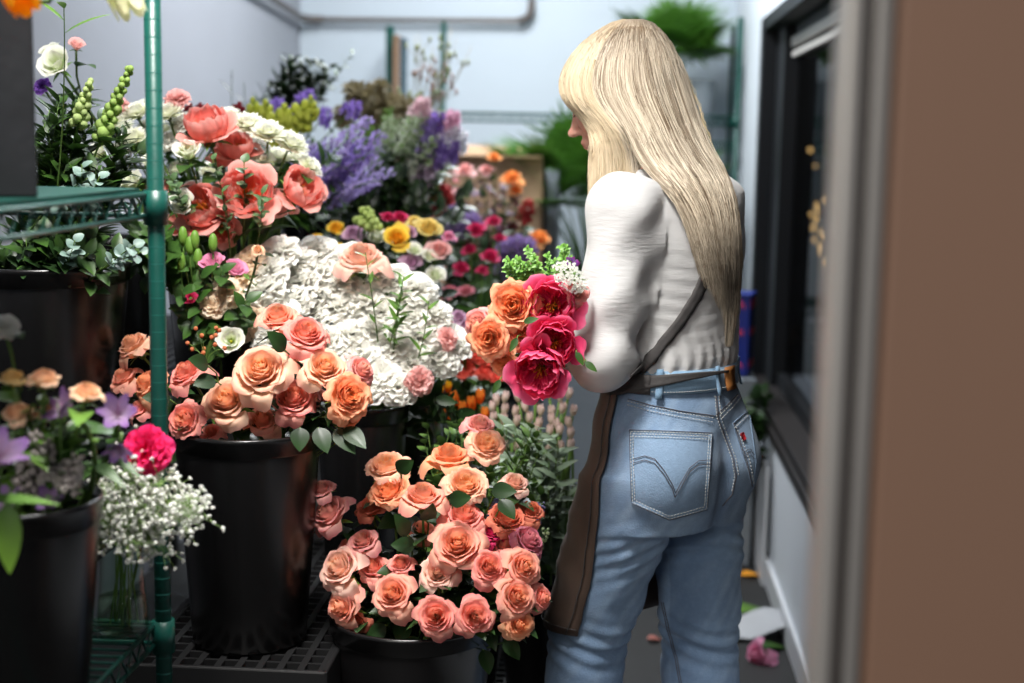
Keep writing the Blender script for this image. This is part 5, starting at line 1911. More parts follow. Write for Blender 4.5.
seam('yoke_seam', [[(628, 401), (650, 407), (680, 413), (714, 418)], [(628, 405), (650, 411), (680, 417), (713, 422)], [(720, 414), (730, 404), (740, 392), (744, 389)], [(721, 418), (731, 408), (743, 394)]], 'stitch', jeans, .0007, dash=True)
seam('yoke_edge', [[(628, 399), (650, 405), (680, 411), (715, 416), (730, 402), (742, 389)]], 'stitchdark', jeans, .0009, lift=.0012)
seam('seat_seam', [[(714, 396), (716, 418), (724, 440), (731, 458), (734, 476), (731, 492)], [(718, 396), (720, 418), (728, 440), (735, 458), (738, 476)]], 'stitch', jeans, .0007, dash=True)
seam('seat_edge', [[(716, 396), (718, 418), (726, 440), (733, 458), (736, 476), (732, 494), (722, 506)]], 'stitchdark', jeans, .0010, lift=.001)
seam('inseam', [[(662, 602), (668, 630), (676, 660), (680, 683)], [(664, 602), (670, 630), (678, 660), (682, 683)]], 'stitchdark', jeans, .0008)


def ring(S_tree, u, n=90, lift=.004, a0=0, a1=2 * PI, centre=(0, 0)):
    """points round a garment at height u, found by looking inward"""
    out = []
    for i in range(n + 1):
        a = a0 + (a1 - a0) * i / n
        d = np.array([math.cos(a), math.sin(a), 0])
        o_ = np.array([centre[0], centre[1], u]) + d * .45
        ow, dw = wl(o_), -(d[0] * PF + d[1] * PL)
        h_ = S_tree.ray_cast(Vector(ow), Vector(dw))
        if h_[0] is None:
            out.append(None)
        else:
            out.append(np.array(h_[0]) - dw * lift)
    return out


# waistband
b = MB()
n = 90
rows = []
for dz, lf in ((1.043, .002), (1.044, .0065), (1.025, .0075), (1.003, .0062), (1.001, .001)):
    zz = min(dz, 1.030)
    rr = ring(JB, zz, n, lf)
    rows.append([p + np.array([0, 0, dz - zz]) for p in rr[:-1]])
v = np.array(rows).reshape(-1, 3)
f = [(i * n + j, i * n + (j + 1) % n, (i + 1) * n + (j + 1) % n, (i + 1) * n + j) for i in range(4) for j in range(n)]
b.add(v, [q[::-1] for q in f], lin((128, 158, 184)))
wb = b.build('waistband', 'denim', jeans)
for dz in (1.039, 1.007):
    b = MB()
    rr = ring(JB, min(dz, 1.03), 160, .0084)
    rr = [p + np.array([0, 0, dz - min(dz, 1.03)]) for p in rr]
    for i in range(0, 160):
        b.tube([rr[i], rr[i] * .4 + rr[i + 1] * .6], .0006, 4)
    b.build('waistband_stitching', 'stitch', wb)


def on_band(a_deg, z0, z1, w, name, m, par):
    b = MB()
    a = math.radians(a_deg)
    pts_ = []
    for zz in np.linspace(z0, z1, 6):
        for da in (-w, 0, w):
            p = ring(JB, min(zz, 1.03), 1, .0105, a + da, a + da)[0] + np.array([0, 0, max(0, zz - 1.03)])
            pts_.append(p)
    b.add(pts_, grid_faces(6, 3), lin((120, 150, 176)))
    o_ = b.build(name, m, par)
    s = o_.modifiers.new('thick', 'SOLIDIFY')
    s.thickness = .003
    s.offset = 0
    return o_


for ad in (176, 118, 62, -62, -118):
    on_band(ad, .995, 1.048, .045, 'belt_loop', 'denim', jeans)
lp = on_band(-163, 1.0, 1.043, .16, 'leather_patch', 'leather', jeans)
tag(lp, 'tan leather patch')

# ---- apron
ap = empty('apron', (0, 0, 0))
ap.parent = person
tag(ap, 'brown canvas waist apron with charcoal band and a strap crossing the back')
EDGE = [(621, 393), (613, 430), (607, 470), (602, 515), (598, 560), (590, 600), (583, 636)]
ea = []
for (x, y) in EDGE:
    p = shoot(x, y, [JB], 0)
    if p is None:
        p = at(x, y, 2.5)
    q = lw(p)
    ea.append((q[2], math.atan2(q[1], q[0])))
ea = sorted(ea)
zt, zb = 1.035, ea[0][0]
nu_, nv_ = 36, 46
grid = np.zeros((nu_, nv_, 3))
prev = None
for i in range(nu_):
    u = zt + (zb - zt) * i / (nu_ - 1)
    a1 = float(np.interp(u, [e[0] for e in ea], [e[1] for e in ea]))
    a0 = -1.75
    rad = []
    for j in range(nv_):
        a = a0 + (a1 - a0) * j / (nv_ - 1)
        best = 0
        for cz in (u,):
            h_ = ring(JB, min(cz, 1.03), 1, .011, a, a)[0]
            if h_ is not None:
                q = lw(h_)
                best = math.hypot(q[0], q[1])
        rad.append((a, best))
    R_ = np.array([r[1] for r in rad])
    if prev is not None:
        R_ = np.maximum(R_, prev - .0012)
    prev = R_.copy()
    for j, (a, _) in enumerate(rad):
        k = i / (nu_ - 1)
        rr = R_[j] + .004 * k * math.sin(a * 7 + 2 * k) + .002
        grid[i, j] = (rr * math.cos(a), rr * math.sin(a), u + .0)
b = MB()
b.add(wl(grid.reshape(-1, 3)), grid_faces(nu_, nv_))
pn = b.build('apron_panel', 'apron', ap)
s = pn.modifiers.new('thick', 'SOLIDIFY')
s.thickness = .003
s.offset = 1
b = MB()
for off in (nv_ - 2,):
    b.tube([wl(grid[i, off]) * 1.0 + (wl(grid[i, off]) - wl(np.array([0, 0, grid[i, off][2]]))) * .022 for i in range(nu_)], .0011, 5)
b.tube([wl(grid[-2, j]) + (wl(grid[-2, j]) - wl(np.array([0, 0, grid[-2, j][2]]))) * .018 for j in range(nv_)], .0011, 5)
b.build('hem_stitching', 'strap', pn)
# front pouch pocket of the apron
b = MB()
gp = grid[10:22, 18:34].copy()
c_ = gp[..., :2]
gp[..., :2] = c_ * (1 + .010 / np.linalg.norm(c_, axis=-1, keepdims=True) * 1.0)
b.add(wl(gp.reshape(-1, 3)), grid_faces(12, 16))
pp = b.build('apron_pocket', 'apron', pn)
s = pp.modifiers.new('thick', 'SOLIDIFY')
s.thickness = .003
s.offset = 0

# charcoal band round the waist and the strap across the back
b = MB()
BT = [(606, 379, 395), (620, 378, 395), (640, 376, 390), (660, 375, 386.5), (680, 373.5, 382), (700, 372, 378), (716, 371, 374.5), (728, 370, 372)]
v = []
xs = np.linspace(608, 728, 50)
for x in xs:
    yt = np.interp(x, [q[0] for q in BT], [q[1] for q in BT])
    yb_ = np.interp(x, [q[0] for q in BT], [q[2] for q in BT])
    col_ = []
    for y in np.linspace(yt, yb_, 5):
        p = shoot(x, y, [JB, TBmid] if False else [JB], .012) if y > 386 else None
        p2 = ring(JB, 1.03, 1, .012, 0, 0)[0]
        col_.append(y)
    v.append((x, yt, yb_))
# solve on a vertical band surface just outside the waistband
bandpts = [ring(JB, min(zz, 1.03), 120, .0115) for zz in (.97, 1.0, 1.03, 1.03)]
bz = [.97, 1.0, 1.03, 1.085]
bv, bf = [], []
for q, zz in zip(bandpts, bz):
    bv += [np.array([p[0], p[1], zz]) for p in q[:-1]]
bf = [(i * 120 + j, i * 120 + (j + 1) % 120, (i + 1) * 120 + (j + 1) % 120, (i + 1) * 120 + j) for i in range(3) for j in range(120)]
BANDT = BVHTree.FromPolygons([tuple(p) for p in bv], bf)
pts_ = []
for (x, yt, yb_) in v:
    for y in np.linspace(yt, yb_, 5):
        p = shoot(x, y, [BANDT], .001)
        pts_.append(p if p is not None else pts_[-5])
b.add(pts_, grid_faces(len(v), 5))
wbnd = b.build('apron_band', 'strap', ap)
s = wbnd.modifiers.new('thick', 'SOLIDIFY')
s.thickness = .003
s.offset = 0
# the same band carried on round the front
b = MB()
fr = [p for p in ring(JB, 1.02, 80, .0135, -1.9, 1.95) if p is not None]
vv = []
for p in fr:
    for dz in (-.018, -.006, .006, .018):
        vv.append(p + np.array([0, 0, dz]))
b.add(vv, grid_faces(len(fr), 4))
o = b.build('apron_band', 'strap', ap)
s = o.modifiers.new('thick', 'SOLIDIFY')
s.thickness = .003
s.offset = 0


def strap_mesh(line, wid, lift):
    c_ = [np.array(q, float) for q in dense(line, 4)]
    vv = []
    for i, q in enumerate(c_):
        t_ = nrm(c_[min(i + 1, len(c_) - 1)] - c_[max(i - 1, 0)])
        nn = np.array([-t_[1], t_[0]])
        for k in (-1, -.33, .33, 1):
            e = q + nn * k * wid / 2
            p = shoot(e[0], e[1], [TB], lift)
            vv.append(p if p is not None else vv[-4])
    b = MB()
    b.add(vv, grid_faces(len(c_), 4))
    return b


TBm = TB
b = strap_mesh([(632, 379), (645, 366), (662, 344), (680, 321), (695, 297), (705, 275), (713, 252), (720, 230), (726, 212)], 10.5, .0045)
o = b.build('back_strap', 'strap', ap)
s = o.modifiers.new('thick', 'SOLIDIFY')
s.thickness = .002
s.offset = 0

# shoes
for (an, nm) in ((AL, 1), (AR, -1)):
    Sh = SDF((an[0] - .10, an[1] - .07, -.005), (an[0] + .20, an[1] + .08, .12), .004)
    Sh.cone((an[0] - .03, an[1], .04), (an[0] + .12, an[1] + .008, .032), .040, .036, .02)
    Sh.cone((an[0] - .02, an[1], .06), (an[0] + .02, an[1], .075), .042, .040, .02)
    sl, (x, y, z) = Sh.sub((-1, -1, -1), (1, 1, 1), 0)
    Sh.F[sl] = np.maximum(Sh.F[sl], -(z - .002))
    body_obj('shoe', Sh, 'shoe', person, 1)

# ---- hair
LV = np.array([  # y, left px, right px, far half-depth, near half-depth, centre depth
    (18.5, 626, 640, .02, .02, 2.735), (22, 612, 652, .058, .060, 2.735), (28, 600, 661, .078, .082, 2.735), (40, 583, 671, .092, .098, 2.735), (60, 566, 682, .098, .108, 2.73), (80, 558, 689, .098, .112, 2.725),
    (94, 558, 693, .095, .112, 2.72), (104, 562, 696, .085, .11, 2.715), (112, 571, 698, .08, .108, 2.71), (119, 584, 700, .08, .106, 2.70), (132, 595, 704, .075, .103, 2.69), (150, 597, 710, .07, .098, 2.68),
    (168, 598, 717, .06, .09, 2.66), (183, 610, 722, .05, .075, 2.64), (198, 640, 727, .04, .05, 2.62), (215, 655, 729, .03, .04, 2.61), (240, 665, 732, .02, .03, 2.60), (270, 676, 734, .01, .02, 2.59),
    (300, 694, 733, .01, .01, 2.58), (325, 712, 731, .01, .01, 2.58), (346, 721, 726, .01, .01, 2.58)], float)


def sm_interp(y, col):
    ys = np.linspace(18.5, 346, 330)
    v_ = np.interp(ys, LV[:, 0], LV[:, col])
    kk = np.hanning(13)
    kk /= kk.sum()
    w_ = np.convolve(np.pad(v_, 6, 'edge'), kk, 'valid')
    w_[:6] = v_[:6]
    return np.interp(y, ys, w_)


def hair_pt(y, s, far=False, inset=0.0, dx=0.0):
    L_, R_ = sm_interp(y, 1), sm_interp(y, 2)
    x = (L_ + R_) / 2 + (R_ - L_) / 2 * s * (1 - inset) + dx
    dep = sm_interp(y, 3 if far else 4) * math.sqrt(max(0, 1 - s * s)) * (1 - inset)
    Yc = sm_interp(y, 5)
    p = at(x, y, Yc + (dep if far else -dep))
    if y > 160 and not far:
        h_ = shoot(x, y, [TB], .006 + .020 * (1 - inset) * min(1, max(0, 1 - (y - 172) / 160)))
        if h_ is not None:
            k = min(1, max(0, y - 172) / 40)
            k = k * k * (3 - 2 * k)
            if p[1] > h_[1] - .004:
                k = max(k, min(1, max(0, (x - 634) / 16)))
            tgt = h_ if True else p
            if h_[1] < p[1] or y > 205:
                p = p * (1 - k) + tgt * k
            elif abs(h_[1] - p[1]) < .08:
                p = p * (1 - k) + tgt * k
    return p


rg = np.random.default_rng(77)
# under-layer: the scalp shell that the strands lie on
b = MB()
ysh = np.concatenate([np.linspace(19.5, 32, 8), np.linspace(38, 146, 24)])
ns = 40
vv, cc = [], []
for y in ysh:
    for j in range(ns):
        a = 2 * PI * j / ns
        s_ = math.cos(a)
        vv.append(hair_pt(y, s_ * .999, far=math.sin(a) > 0, inset=.05 + max(0, y - 118) * .006))
        cc.append(np.array(lin((176, 152, 118))) if y > 60 else np.array(lin((128, 108, 84))))
b.add(vv, [(i * ns + j, i * ns + (j + 1) % ns, (i + 1) * ns + (j + 1) % ns, (i + 1) * ns + j) for i in range(len(ysh) - 1) for j in range(ns)] + [tuple(range(ns))], cc)
hair = b.build('hair', 'hair', person)
tag(hair, 'long straight blonde hair falling down the back')
b = MB()
NSTR, NC = 5200, 190
clump = [(rg.uniform(-1, 1), rg.uniform(0, 6.28), rg.uniform(0, 1)) for _ in range(NC)]
vv, cc, ff = [], [], []
base_i = 0
for i in range(NSTR):
    cs, cph, ct = clump[rg.integers(NC)]
    near = rg.random() < .86
    s_ = np.clip(cs + rg.normal(0, .035), -.995, .995) if near else rg.uniform(-.99, .99)
    if near and rg.random() < .25:
        s_ = math.sin(rg.uniform(-1.5, 1.5))
    inset = abs(rg.normal(0, .02)) if rg.random() < .8 else rg.uniform(0, .06)
    if near:
        if s_ < -.35:
            yend = rg.uniform(150, 212)
        else:
            yend = min(346, 220 + 128 * max(0, (s_ + .75) / 1.5) ** .8 * rg.uniform(.35, 1.1) + rg.uniform(-15, 18))
    else:
        yend = rg.uniform(170, 200)
    y0_ = rg.uniform(19.3, 24) if rg.random() < .7 else rg.uniform(22, 60)
    m = 20
    ys = y0_ + (yend - y0_) * np.linspace(0, 1, m) ** 1.15
    P_ = []
    wob = rg.uniform(0, 6.28)
    for t_, y in zip(np.linspace(0, 1, m), ys):
        dx = 2.6 * math.sin(cph + t_ * 5) * t_ + .7 * math.sin(wob + 9 * t_) * t_ + rg.normal(0, .12)
        sq = s_
        if near and s_ < -.35 and y > 142:   # front lock hangs straight before the shoulder
            x = 590 + (s_ + 1) / .65 * 54 + dx
            P_.append(at(x, y, 2.64 - .02 * (s_ + 1)))
        else:
            P_.append(hair_pt(y, sq, not near, inset, dx))
    P_ = np.array(P_)
    if True:      # soften the change-over
        for _ in range(4 if (near and s_ < -.35) else 3):
            P_[1:-1] = (P_[:-2] + P_[1:-1] * 2 + P_[2:]) / 4
    tone = np.clip(ct * .95 + rg.random() * .25 - .05, 0, 1)
    lt, dk = np.array(lin((226, 212, 190))), np.array(lin((108, 88, 66)))
    col = dk * (1 - tone) + lt * tone
    if s_ < -.5:  # lit face side: its highlight is put into the strand colour
        col = col * .5 + np.array(lin((228, 206, 168))) * .5
    rt = np.array(lin((124, 106, 86)))
    kroot = np.clip((50 + 26 * ct - ys) / 34, 0, 1)[:, None] * (.35 + .6 * (1 - tone))
    C_ = col * (1 - kroot) + rt * kroot
    r_ = .00085 * rg.uniform(.7, 1.3)
    b.tube(P_, np.concatenate([np.full(m - 4, r_), r_ * np.array([.85, .65, .45, .2])]), 3, C_, cap=False)
# a few stray hairs
for i in range(22):
    s_ = 1.0
    y0_ = rg.uniform(60, 115)
    P_ = [hair_pt(y0_ + 40 * t_, 1.0, False, 0, (2 + 5 * rg.random()) * math.sin(t_ * 2.2) * t_) for t_ in np.linspace(0, 1, 9)]
    b.tube(P_, .00022, 3, lin((220, 196, 150)), cap=False)
o = b.build('hair_strands', 'hair', hair)
tag(o, kind='stuff')


# ------------------------------------------------------------------ the bouquet in her arm
FBQ = HANDL + ax_w * .10
bqleaf = dict(leaves=2, leafL=.045)
BQF = [
    (553, 305, 30, .00, 'peony', 'peonypink', 'upper hot pink peony of the bouquet, with dark golden heart', {'face': (-.1, -1.2, .2)}),
    (555, 343, 27, -.03, 'peony', 'peonydeep', 'middle deep pink peony of the bouquet, touching the upper one', {'face': (.1, -1.2, .1)}),
    (540, 371, 31, -.04, 'peony', 'peonypink', 'lowest hot pink peony of the bouquet, above the apron', {'face': (-.1, -1.3, -.3)}),
    (513, 305, 24, .00, 'garden', 'garden', 'large orange garden rose of the bouquet beside the upper peony', {'face': (-.2, -1.1, .3)}),
    (489, 338, 19, -.02, 'garden', 'garden', 'round orange garden rose of the bouquet, facing the viewer', {'face': (-.1, -1.2, .1)}),
    (477, 323, 16, .01, 'rose', 'palepink', 'pink rose outermost in the bouquet', {'face': (-.7, -.7, .2)}),
    (523, 333, 15, .00, 'garden', 'rust', 'small rust-orange rose wedged between two peonies and an orange rose'),
    (504, 362, 15, .00, 'garden', 'garden', 'small orange rose at the underside of the bouquet', {'face': (-.6, -.8, -.3)}),
    (578, 293, 13, .00, 'rose', 'palepink', 'pink petals at the blouse side of the upper peony', {'face': (.5, -.7, .3)}),
]
bunch(BQF, FBQ, 2.42, 'rose', fsp=.006, **bqleaf)
for o_ in [o_ for o_ in COL.objects if o_.get('label', '').find('peony of the bouquet') >= 0]:
    o_.name = 'peony'
    o_['category'] = 'peony'
rg = np.random.default_rng(91)
for i in range(34):
    px, py = rg.uniform(502, 572), rg.uniform(240, 276)
    leafy_branch('green_sprig', FBQ + rg.normal(0, .004, 3), at(px, py + 6 * abs((px - 545) / 40), 2.46 + .04 * rg.random()), 'fresh green small-leaved sprig on top of the bouquet', 'leaf sprig', rg, 34, .015, .0050, lin((76, 130, 40)), lin((130, 176, 80)),
                 group='green sprigs of the bouquet', start=.66, spread=1.0, r=.0014)
for i, (px, py, dx, dz) in enumerate([(585, 362, .8, -.5), (517, 338, -.3, -.6), (524, 322, .8, .3), (576, 352, .5, -.7), (500, 380, -.4, -.8)]):
    p = at(px, py, 2.36)
    t = empty('rose_leaf', tuple(p), ['pointed green leaf lying against the white sleeve', 'narrow leaf between the orange roses of the bouquet', 'short leaf beside the large orange garden rose', 'leaf under the middle deep pink peony', 'dark leaf under the bouquet'][i], 'leaf')
    b = MB()
    fan_petal(b, (0, 0, 0), (dx, -.3, dz), (.2, -.9, .4), .026, .006, G2, G1, 'leaf', -.2, .15, 0, nu=9, nv=5)
    b.build('blade', 'leaf', t)
    b = MB()
    b.tube([(0, 0, 0), (0, .03, 0), FBQ - p], .0012, 5, STEM)
    b.build('stalk', 'stem', t)
# white lace flower
t = empty('lace_flower', tuple(at(570, 277, 2.40)), 'white lace flower head of tiny blossoms against the white sleeve', 'flower')
b, q = MB(), MB()
for i in range(240):
    a, r = rg.uniform(0, 6.28), math.sqrt(rg.random())
    e = np.array([.030 * r * math.cos(a) + .006 * r * math.sin(a), -.014 * (1 - r * r) - .004, .021 * r * math.sin(a) - .018 * r * math.cos(a)]) + rg.normal(0, .0012, 3)
    for m in range(5):
        fan_petal(b, e, (math.cos(m * 1.257 + a), -.35, math.sin(m * 1.257 + a)), (0, -1, 0), .0024, .0012, lin((240, 242, 230)), lin((250, 250, 246)), 'round', 0, 0, nu=3, nv=3)
    if i % 5 == 0:
        q.tube(bez((0, .03, -.01), (0, .01, 0), e, 5), .0006, 4, G3)
q.tube([(0, .03, -.01), FBQ - at(570, 277, 2.40)], .0016, 5, STEM)
tag(b.build('blossoms', 'petal', t), kind='stuff')
q.build('stalks', 'stem', t)
spike('purple_flower', FBQ, at(571, 262, 2.44), 'small purple blossom between lace flower and green sprigs', 'flower', None, rg, 'star', 6, .008, .015, .006, purp, lin((150, 40, 130)), 0, .03)

# ------------------------------------------------------------------ front bucket: spray roses and alstroemeria
FS2 = np.array([-.765, 1.76, .80])
SP = [
    (12, 378, 14, -.02, 'rose', 'sprayyellow', 'yellowish cream spray rose topmost at the picture edge', {'face': (-.2, -.2, 1)}),
    (44, 379, 17, .0, 'rose', 'spraycream', 'cream-peach spray rose in profile, next to the yellowish one', {'face': (0, -.1, 1.2)}),
    (87, 393, 17, .0, 'rose', 'spraycream', 'cream-peach spray rose in profile, nearest the green post', {'face': (.3, -.1, 1)}),
    (17, 413, 16, -.02, 'rose', 'spraycream', 'pinkish cream spray rose lower at the picture edge', {'face': (-.2, -.5, .8)}),
    (52, 407, 11, .02, 'rose', 'spraycream', 'small peach spray rose half hidden behind alstroemeria', {}),
    (30, 415, 10, .0, 'rose', 'spraycream', 'small cream spray rose beside the lower pinkish one', {}),
]
bunch(SP, FS2, 1.74, 'spray_rose', open_=.1, leaves=3, leafL=.05, leafc=(G1, G3))
flower('carnation', 'white_c', at(4, 327, 1.75), (0, -.5, .8), 18 * 1.75 / FPX, FS2, 'pale greenish white scabiosa bloom at the picture edge above the spray roses', 'scabiosa', None, 'scabiosa', leaves=2)
PAL['hotpink'] = tuple(lin(c) for c in ((215, 10, 80), (236, 30, 104), (240, 50, 120), (245, 90, 140)))
flower('carnation', 'hotpink', at(146, 450, 1.93), (.1, -.9, .5), 22 * 1.93 / FPX * 1.3, (-.716, 2.0, .722), 'hot pink carnation above the white gypsophila, beside the green post', 'carnation', None, 'carnation', leaves=2)


def alstro(px, py, Y, R, d, label):
    p = at(px, py, Y)
    t = empty('alstroemeria', tuple(p), label, 'alstroemeria')
    b = MB()
    for i in range(6):
        a = i * 1.047
        lo_ = lin((160, 118, 188)) if i % 2 else lin((136, 96, 168))
        fan_petal(b, (0, 0, 0), (math.cos(a) * .55, math.sin(a) * .55, .9), (-math.cos(a), -math.sin(a), 1), 1.15, .36 if i % 2 == 0 else .25, lin((196, 176, 190)), lo_, 'round', -.25, .1, .02, 4, 8, 7, edge=lin((150, 108, 176)))
    for i in range(5):
        a = i * 1.25
        b.tube(bez((0, 0, .1), (.1 * math.cos(a), .1 * math.sin(a), .6), (.3 * math.cos(a), .3 * math.sin(a), .85), 5), .02, 4, lin((190, 150, 180)))
    o = link('bloom', b.data('alstroemeria_bloom', 'petal'), t, mtx((0, 0, 0), d, R))
    b = MB()
    pts_ = stem_to(b, np.zeros(3), nrm(d), FS2 - p, .0035)
    b.build('stem', 'stem', t)
    b = MB()
    for i in range(5):
        fan_petal(b, pts_[2 + i % 3], (rg.uniform(-1, 1), -.4, rg.uniform(-.2, .8)), (0, -.5, 1), .06, .010, G2, G1, 'lance', -.3, .2, 0, nu=7, nv=3)
    b.build('leaves', 'leaf', t)


alstro(118, 416, 1.80, .031, (.25, -.9, .5), 'large lilac alstroemeria bloom facing out beside the green post')
alstro(72, 414, 1.75, .032, (-.6, -.5, .6), 'lilac alstroemeria seen sideways over the black bucket rim')
alstro(120, 443, 1.80, .024, (.1, -.8, -.6), 'small lilac alstroemeria hanging beneath the large one')
alstro(50, 506, 1.72, .024, (.1, -.5, .6), 'pale lilac alstroemeria low over the black bucket rim')
alstro(12, 508, 1.70, .026, (-.1, -.5, .6), 'pale lilac alstroemeria low at the picture edge')
alstro(-4, 465, 1.62, .040, (.5, -.3, .9), 'pink-purple alstroemeria bud reaching in from the picture edge')
for i in range(26):
    px, py = rg.uniform(0, 84), rg.uniform(400, 468)
    leafy_branch('leafy_sprig', FS2 + rg.uniform(-.03, .03, 3), at(px, py, 1.72 + .1 * rg.random()), 'bright leafy stem among the spray roses', 'foliage', rg, 9, .05, .013, G2, G3 if i % 2 else G1, group='leafy stems among spray roses', start=.45, spread=.9)
for i in range(12):
    px, py = rg.uniform(15, 80), rg.uniform(430, 478)
    spike('white_filler_sprig', FS2, at(px, py, 1.72), 'pale tiny blossom sprig over the front bucket rim', 'flower', 'pale filler sprigs', rg, 'ball', 16, .006, .04, .014, G3, lin((214, 204, 200)), 3, .03)
p = at(9, 540, 1.60)
t = empty('hanging_leaf', tuple(p), 'single bright green leaf hanging over the front bucket at the picture edge', 'leaf')
b = MB()
fan_petal(b, (0, 0, .045), (.05, -.15, -1), (.2, -1, .1), .085, .016, G1, lin((130, 176, 60)), 'leaf', -.05, .15, 0, nu=9, nv=5)
fan_petal(b, (-.02, 0, .05), (1, -.2, .12), (.1, -.5, 1), .09, .009, G1, lin((110, 150, 70)), 'lance', -.15, .15, 0, nu=9, nv=5)
b.build('blade', 'leaf', t)
b = MB()
b.tube(bez((0, 0, .045), (0, .05, .12), FS2 - p, 8), .0015, 5, STEM)
b.build('stalk', 'stem', t)

# glass vase of gypsophila
VX, VY, VZ = -.716, 2.0, .7045
b = MB()
b.lathe([(.001, 0), (.036, 0), (.039, .004), (.040, .02), (.033, .09), (.030, .15), (.034, .19), (.0325, .19), (.0285, .15), (.0315, .09), (.0375, .02), (.034, .010), (.001, .010)], 40)
o = b.build('glass_vase', 'glass')
o.location = (VX, VY, VZ)
tag(o, 'clear glass vase of water holding white gypsophila on the lower wire shelf', 'vase')
b = MB()
b.lathe([(.001, .0105), (.0335, .0105), (.037, .02), (.0345, .06), (.001, .06)], 32)
b.build('water', 'water', o)
FG2 = np.array([VX, VY, VZ + .02])
for i in range(14):
    a = i * 2.4
    cx, cy = 138 + 46 * math.cos(a) * ((i + 1) / 14) ** .5, 508 + 36 * math.sin(a) * ((i + 1) / 14) ** .5
    c = at(cx, cy, 1.93 - .03 * math.cos(i))
    mid = np.array([VX, VY, VZ + .17]) + nrm(c - np.array([VX, VY, VZ + .17])) * .02 + rg.normal(0, .008, 3) * (1, 1, 0)
    foot = FG2 + np.array([rg.uniform(-.022, .022), rg.uniform(-.022, .022), 0])
    t = empty('gypsophila', tuple(foot), 'branching gypsophila stem with tiny white blossoms in the glass vase', 'gypsophila', 'gypsophila stems in the vase')
    b, q = MB(), MB()
    pts_ = np.concatenate([bez(foot, (foot + mid) / 2, mid, 6), bez(mid, mid + (0, 0, .03), c, 6)[1:]])
    q.tube(pts_ - foot, .0011, 5, lin((110, 140, 60)))
    for k in range(9):
        br = c + rg.normal(0, .016, 3)
        q.tube(bez(pts_[-3] - foot, pts_[-1] - foot, br - foot, 5), .0006, 4, lin((120, 150, 80)))
        for m in range(9):
            e = br + rg.normal(0, .014, 3)
            q.tube([br - foot, e - foot], .0004, 3, lin((130, 160, 90)), cap=False)
            rr = rg.uniform(.0020, .0034)
            b.sphere(e - foot, (rr, rr, rr * .9), 7, 5, lin((246, 246, 240)))
            for z_ in range(3):
                b.sphere(e - foot + rg.normal(0, rr * .55, 3), rr * .62, 6, 4, lin((250, 250, 246)))
    tag(b.build('blossoms', 'petal', t), kind='stuff')
    q.build('stem', 'stem', t)

# ------------------------------------------------------------------ palms, boxes, rear shelf, litter
rr_ = empty('wire_rack', (0, 0, 0), 'far green wire rack against the back wall, behind the florist', 'shelf')
for (x, y) in ((.515, 6.60), (.515, 6.22), (-.80, 6.60)):
    post(rr_, x, y, 0, 1.97)
wire_shelf(rr_, -.79, .50, 6.22, 6.60, 1.56, gap=.04)
wire_shelf(rr_, .10, .50, 6.22, 6.60, 1.45, gap=.04, sleeves=False)
wire_shelf(rr_, -.79, .50, 6.22, 6.60, .75, gap=.04)


def palm(base, h, spreadr, n, rg_, label, name='potted_palm', potr=.11, poth=.2, fan=False, m='grey'):
    t = empty(name, tuple(base), label, 'palm')
    b = MB()
    b.lathe([(.001, 0), (potr * .8, 0), (potr, poth), (potr * .93, poth), (potr * .9, poth - .02), (.001, poth - .02)], 28)
    b.build('pot', m, t)
    for i in range(n):
        a = i * 2.4 + rg_.uniform(-.3, .3)
        el = rg_.uniform(.75, 1.45)
        tip = np.array([math.cos(a) * math.cos(el), math.sin(a) * math.cos(el), math.sin(el)]) * h * rg_.uniform(.75, 1.05) + (0, 0, poth)
        b = MB()
        pts_ = bez((0, 0, poth - .03), (tip[0] * .3, tip[1] * .3, poth + h * .6), tip, 12)
        b.tube(pts_, np.linspace(.004, .0012, 12), 5, G1)
        fr_ = b
        ctr = pts_[-1]
        tg = nrm(pts_[-1] - pts_[-3])
        x, y, z = frame_z(tg)
        for j in range(22):      # a fan of narrow blades at the end of the stalk
            a2 = (j / 21 - .5) * 4.4
            dd = tg * math.cos(a2) + x * math.sin(a2) + z * .15
            fan_petal(b, ctr, dd, y + tg * .2, spreadr * rg_.uniform(.8, 1.1), .015, lin((44, 84, 28)), lin((88, 136, 48)), 'lance', -.05, .25, 0, nu=6, nv=3, drop=.08)
        b.build('frond', 'leaf', t)
    return t


palm((.24, 6.42, 1.4545), .30, .20, 26, np.random.default_rng(1), 'bright green palm in a dark pot high on the far rack, behind the blonde hair', m='black_matte')
bucket(.36, 6.34, 1.4545, .26, .07, 'small pale grey bucket beside the high palm, by the far post', 'grey')
palm((-.10, 5.85, .62), .62, .22, 40, np.random.default_rng(2), 'dark green palm beside the cardboard box, behind the florist\'s face', m='grey')
b = MB()
b.box((-.27, 5.65, 0), (.10, 6.05, .605))
b.box((-.275, 5.64, .605), (.12, 6.07, .62))
tag(b.build('plant_stand', 'grey', None, False, bevel=.005), 'grey block stand beneath the dark palm, behind the florist', 'stand')
